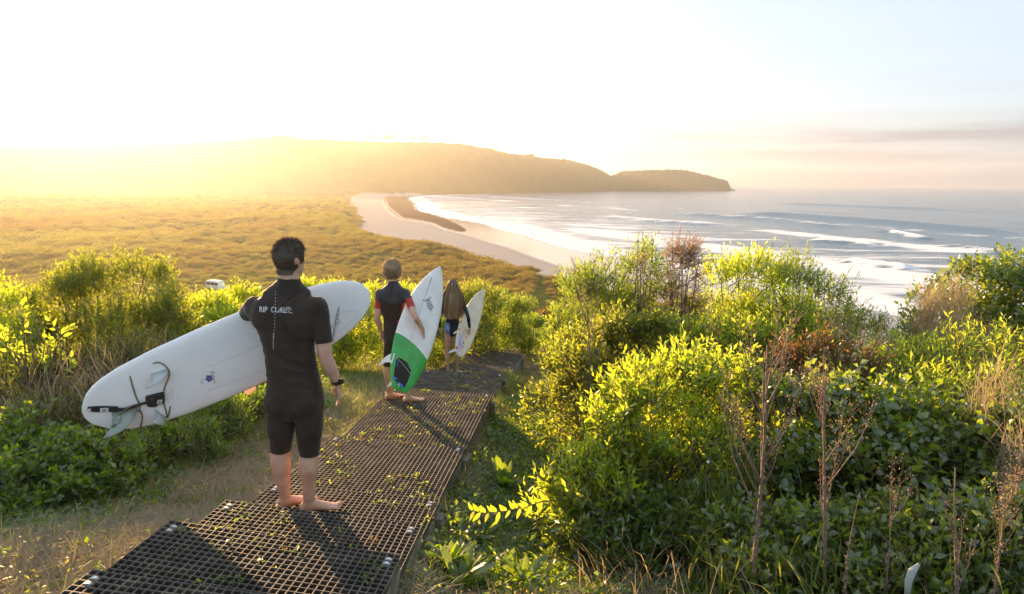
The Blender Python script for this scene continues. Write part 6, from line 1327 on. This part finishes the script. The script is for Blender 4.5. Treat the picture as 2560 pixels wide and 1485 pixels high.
# woolly white flower spike
b = dY(2235, 1462, 2.75); pth = [dY(2232, 1470, 2.75), dY(2236, 1430, 2.75), dY(2245, 1405, 2.75), dY(2262, 1388, 2.75)]
rt = tag(empty('woolly_spike', (pth[0].x, pth[0].y, pth[0].z)), 'single woolly white flower spike at the bottom edge on the right', 'flower spike')
ac = Acc(); ac.tube([p - pth[0] for p in pth], [.012, .016, .018, .007], 8); link('plume', ac.mesh('plume', True), rt, plain('woolly_white', (.55, .6, .58), .95, .2, 200, .8))
ac = Acc(); ac.tube([Vector((0, 0, -.35)), Vector((0, 0, .01))], .004, 5); link('stem', ac.mesh('stem'), rt, M_stemg)
# hanging dry grass in front of the far right shrub
def drygrass(label, blobs, n, L=(.25, .6), mat=None, wide=1., name='dry_grass_clump', cat='dry grass'):
    g = blobs[0][0]; root = tag(empty(name, (g.x, g.y, th(g.x, g.y))), label, cat); V = []; F = []; org = np.array(root.location)
    for i in range(n):
        c, r = blobs[i % len(blobs)]; p = np.array(c) + rng.normal(size=3) * np.array(r) * .55 - org; d = np.array([rng.normal() * .35, rng.normal() * .3, 1.0]); d /= np.linalg.norm(d); l = rng.uniform(*L); dr = np.array([rng.normal(), rng.normal(), 0]) * .35
        s = np.array([1, .3, 0]) * rng.uniform(.0012, .003) * wide; q = [p + d * l * (k / 3 - .5) + dr * l * (k / 3) ** 2 * .5 - np.array([0, 0, (k / 3) ** 3 * l * .3]) for k in range(4)]; b_ = len(V)
        for k in range(4): V += [q[k] - s * (1, 1, .7, .15)[k], q[k] + s * (1, 1, .7, .15)[k]]
        F += [(b_ + 2 * k, b_ + 2 * k + 1, b_ + 2 * k + 3, b_ + 2 * k + 2) for k in range(3)]
    tag(link('blades', mesh_np('blades', np.array(V), np.array(F)), root, mat or GS), kind='stuff')
drygrass('tangle of pale dry grass hanging in front of the dark shrub at the right', [B(2290, 760, 7.0, .16, .3), B(2350, 740, 7.0, .18, .34), B(2330, 840, 6.6, .22, .25), B(2420, 850, 6.4, .25, .2)], 1500)
drygrass('thin dry blades crossing in front of the shaded bush at the bottom', [B(1620, 1390, 3.3, .3, .1), B(1760, 1400, 3.1, .25, .1), B(1500, 1400, 3.4, .2, .06)], 70, (.25, .6))
drygrass('dry reddish stems between the feathery shrub and the far right shrub', [B(2050, 830, 7.4, .2, .3), B(2180, 840, 6.8, .2, .2)], 420)
drygrass('wiry dry grass on the left below the rounded bush', [B(190, 930, 5.5, .35, .22), B(100, 990, 5.2, .3, .15), B(330, 880, 6.4, .3, .15)], 800, (.2, .5))
drygrass('pale wiry stems at the right edge among the creeper', [B(2480, 960, 4.2, .14, .3), B(2430, 1000, 4.0, .12, .25), B(2500, 1120, 3.6, .1, .25)], 330, (.25, .6))
# small white flowers on thin stems
M_petal = plain('white_petal', (.78, .78, .74), .6, .05, 50)
for (px, py, Y), lb in zip(((1742, 1135, 3.9), (1755, 1240, 3.7), (1765, 1250, 3.68), (1790, 1290, 3.5)), ('highest white flower right of the sunlit bush', 'white flower above its close neighbour in the shade', 'white flower below its close neighbour in the shade', 'lowest white flower beside the tallest dead stalk')):
    c = dY(px, py, Y); rt = tag(empty('white_flower', tuple(c)), lb, 'flower', 'white flowers'); A_, Q_ = frames(np.zeros((6, 3)), np.array([(math.cos(k * 1.047), -.5, math.sin(k * 1.047)) for k in range(6)]), np.tile((0., -1., .3), (6, 1)), np.full(6, .014)); V, F = bake(LEAF(.7), A_, Q_)
    link('petals', mesh_np('petals', V, F), rt, M_petal); ac = Acc(); ac.tube([(0, 0, 0), (.01, .03, -.3)], .0015, 4); link('stem', ac.mesh('stem'), rt, M_stemg)

drygrass('long green grass blades growing through the shaded undergrowth in the bottom right corner', [B(1850, 1380, 3.2, .3, .12), B(2050, 1380, 3.1, .3, .12), B(2250, 1390, 3.0, .3, .12), B(2440, 1380, 2.9, .3, .14)], 420, (.2, .45), GG, 1.8, 'green_grass_clump', 'grass')
drygrass('green grass blades standing between the sunlit bush and the tallest dead stalk', [B(1760, 1200, 4.0, .2, .2), B(1850, 1150, 4.2, .2, .2), B(1700, 1280, 3.8, .2, .12)], 320, (.2, .45), GG, 1.8, 'green_grass_clump', 'grass')

# a few stones on the ground and dark rocks on the wet sand
M_stone = plain('stone_brown', (.10, .08, .065), .9, .35, 12, .6)
def stone(loc, r, label, group=None, name='stone'):
    bm = bmesh.new(); bmesh.ops.create_icosphere(bm, subdivisions=2, radius=1.0); q = rng.uniform(0, 50)
    for v in bm.verts: v.co = v.co * (1 + .35 * mnoise.noise(v.co * 1.3 + Vector((q, 0, 0)))); v.co = Vector((v.co.x * r, v.co.y * r * .8, v.co.z * r * .55))
    o_ = link(name, bm_mesh(name, bm, False), None, M_stone); o_.location = loc; o_.rotation_euler = (0, 0, rng.uniform(0, 6)); tag(o_, label, 'stone' if name == 'stone' else 'rock', group)
for px, py, Y, r, lb in ((568, 1165, 4.9, .03, 'small dark stone lying on the dry grass path left of the man'), (1335, 1325, 3.55, .055, 'flat brown stone on the ground between a dock plant and the shaded bush'), (1160, 1272, 3.9, .05, 'brown stone beside the steps under the tip of the arching sprig')):
    p = dY(px, py, Y); stone((p.x, p.y, th(p.x, p.y) + r * .2), r, lb)
for px, py, lb in ((1244, 625, 'dark rock on the wet sand, highest of the scattered ones'), (1283, 633, 'dark rock on the wet sand, second from the top'), (1304, 646, 'largest dark rock in the middle of the wet sand'), (1318, 654, 'dark rock on the wet sand just below the largest'), (1378, 674, 'dark rock on the wet sand nearest the shrubs')):
    p = at_z(px, py, .6); stone((p.x, p.y, .6), rng.uniform(.5, .8), lb, 'dark rocks on the wet sand', 'beach_rock')
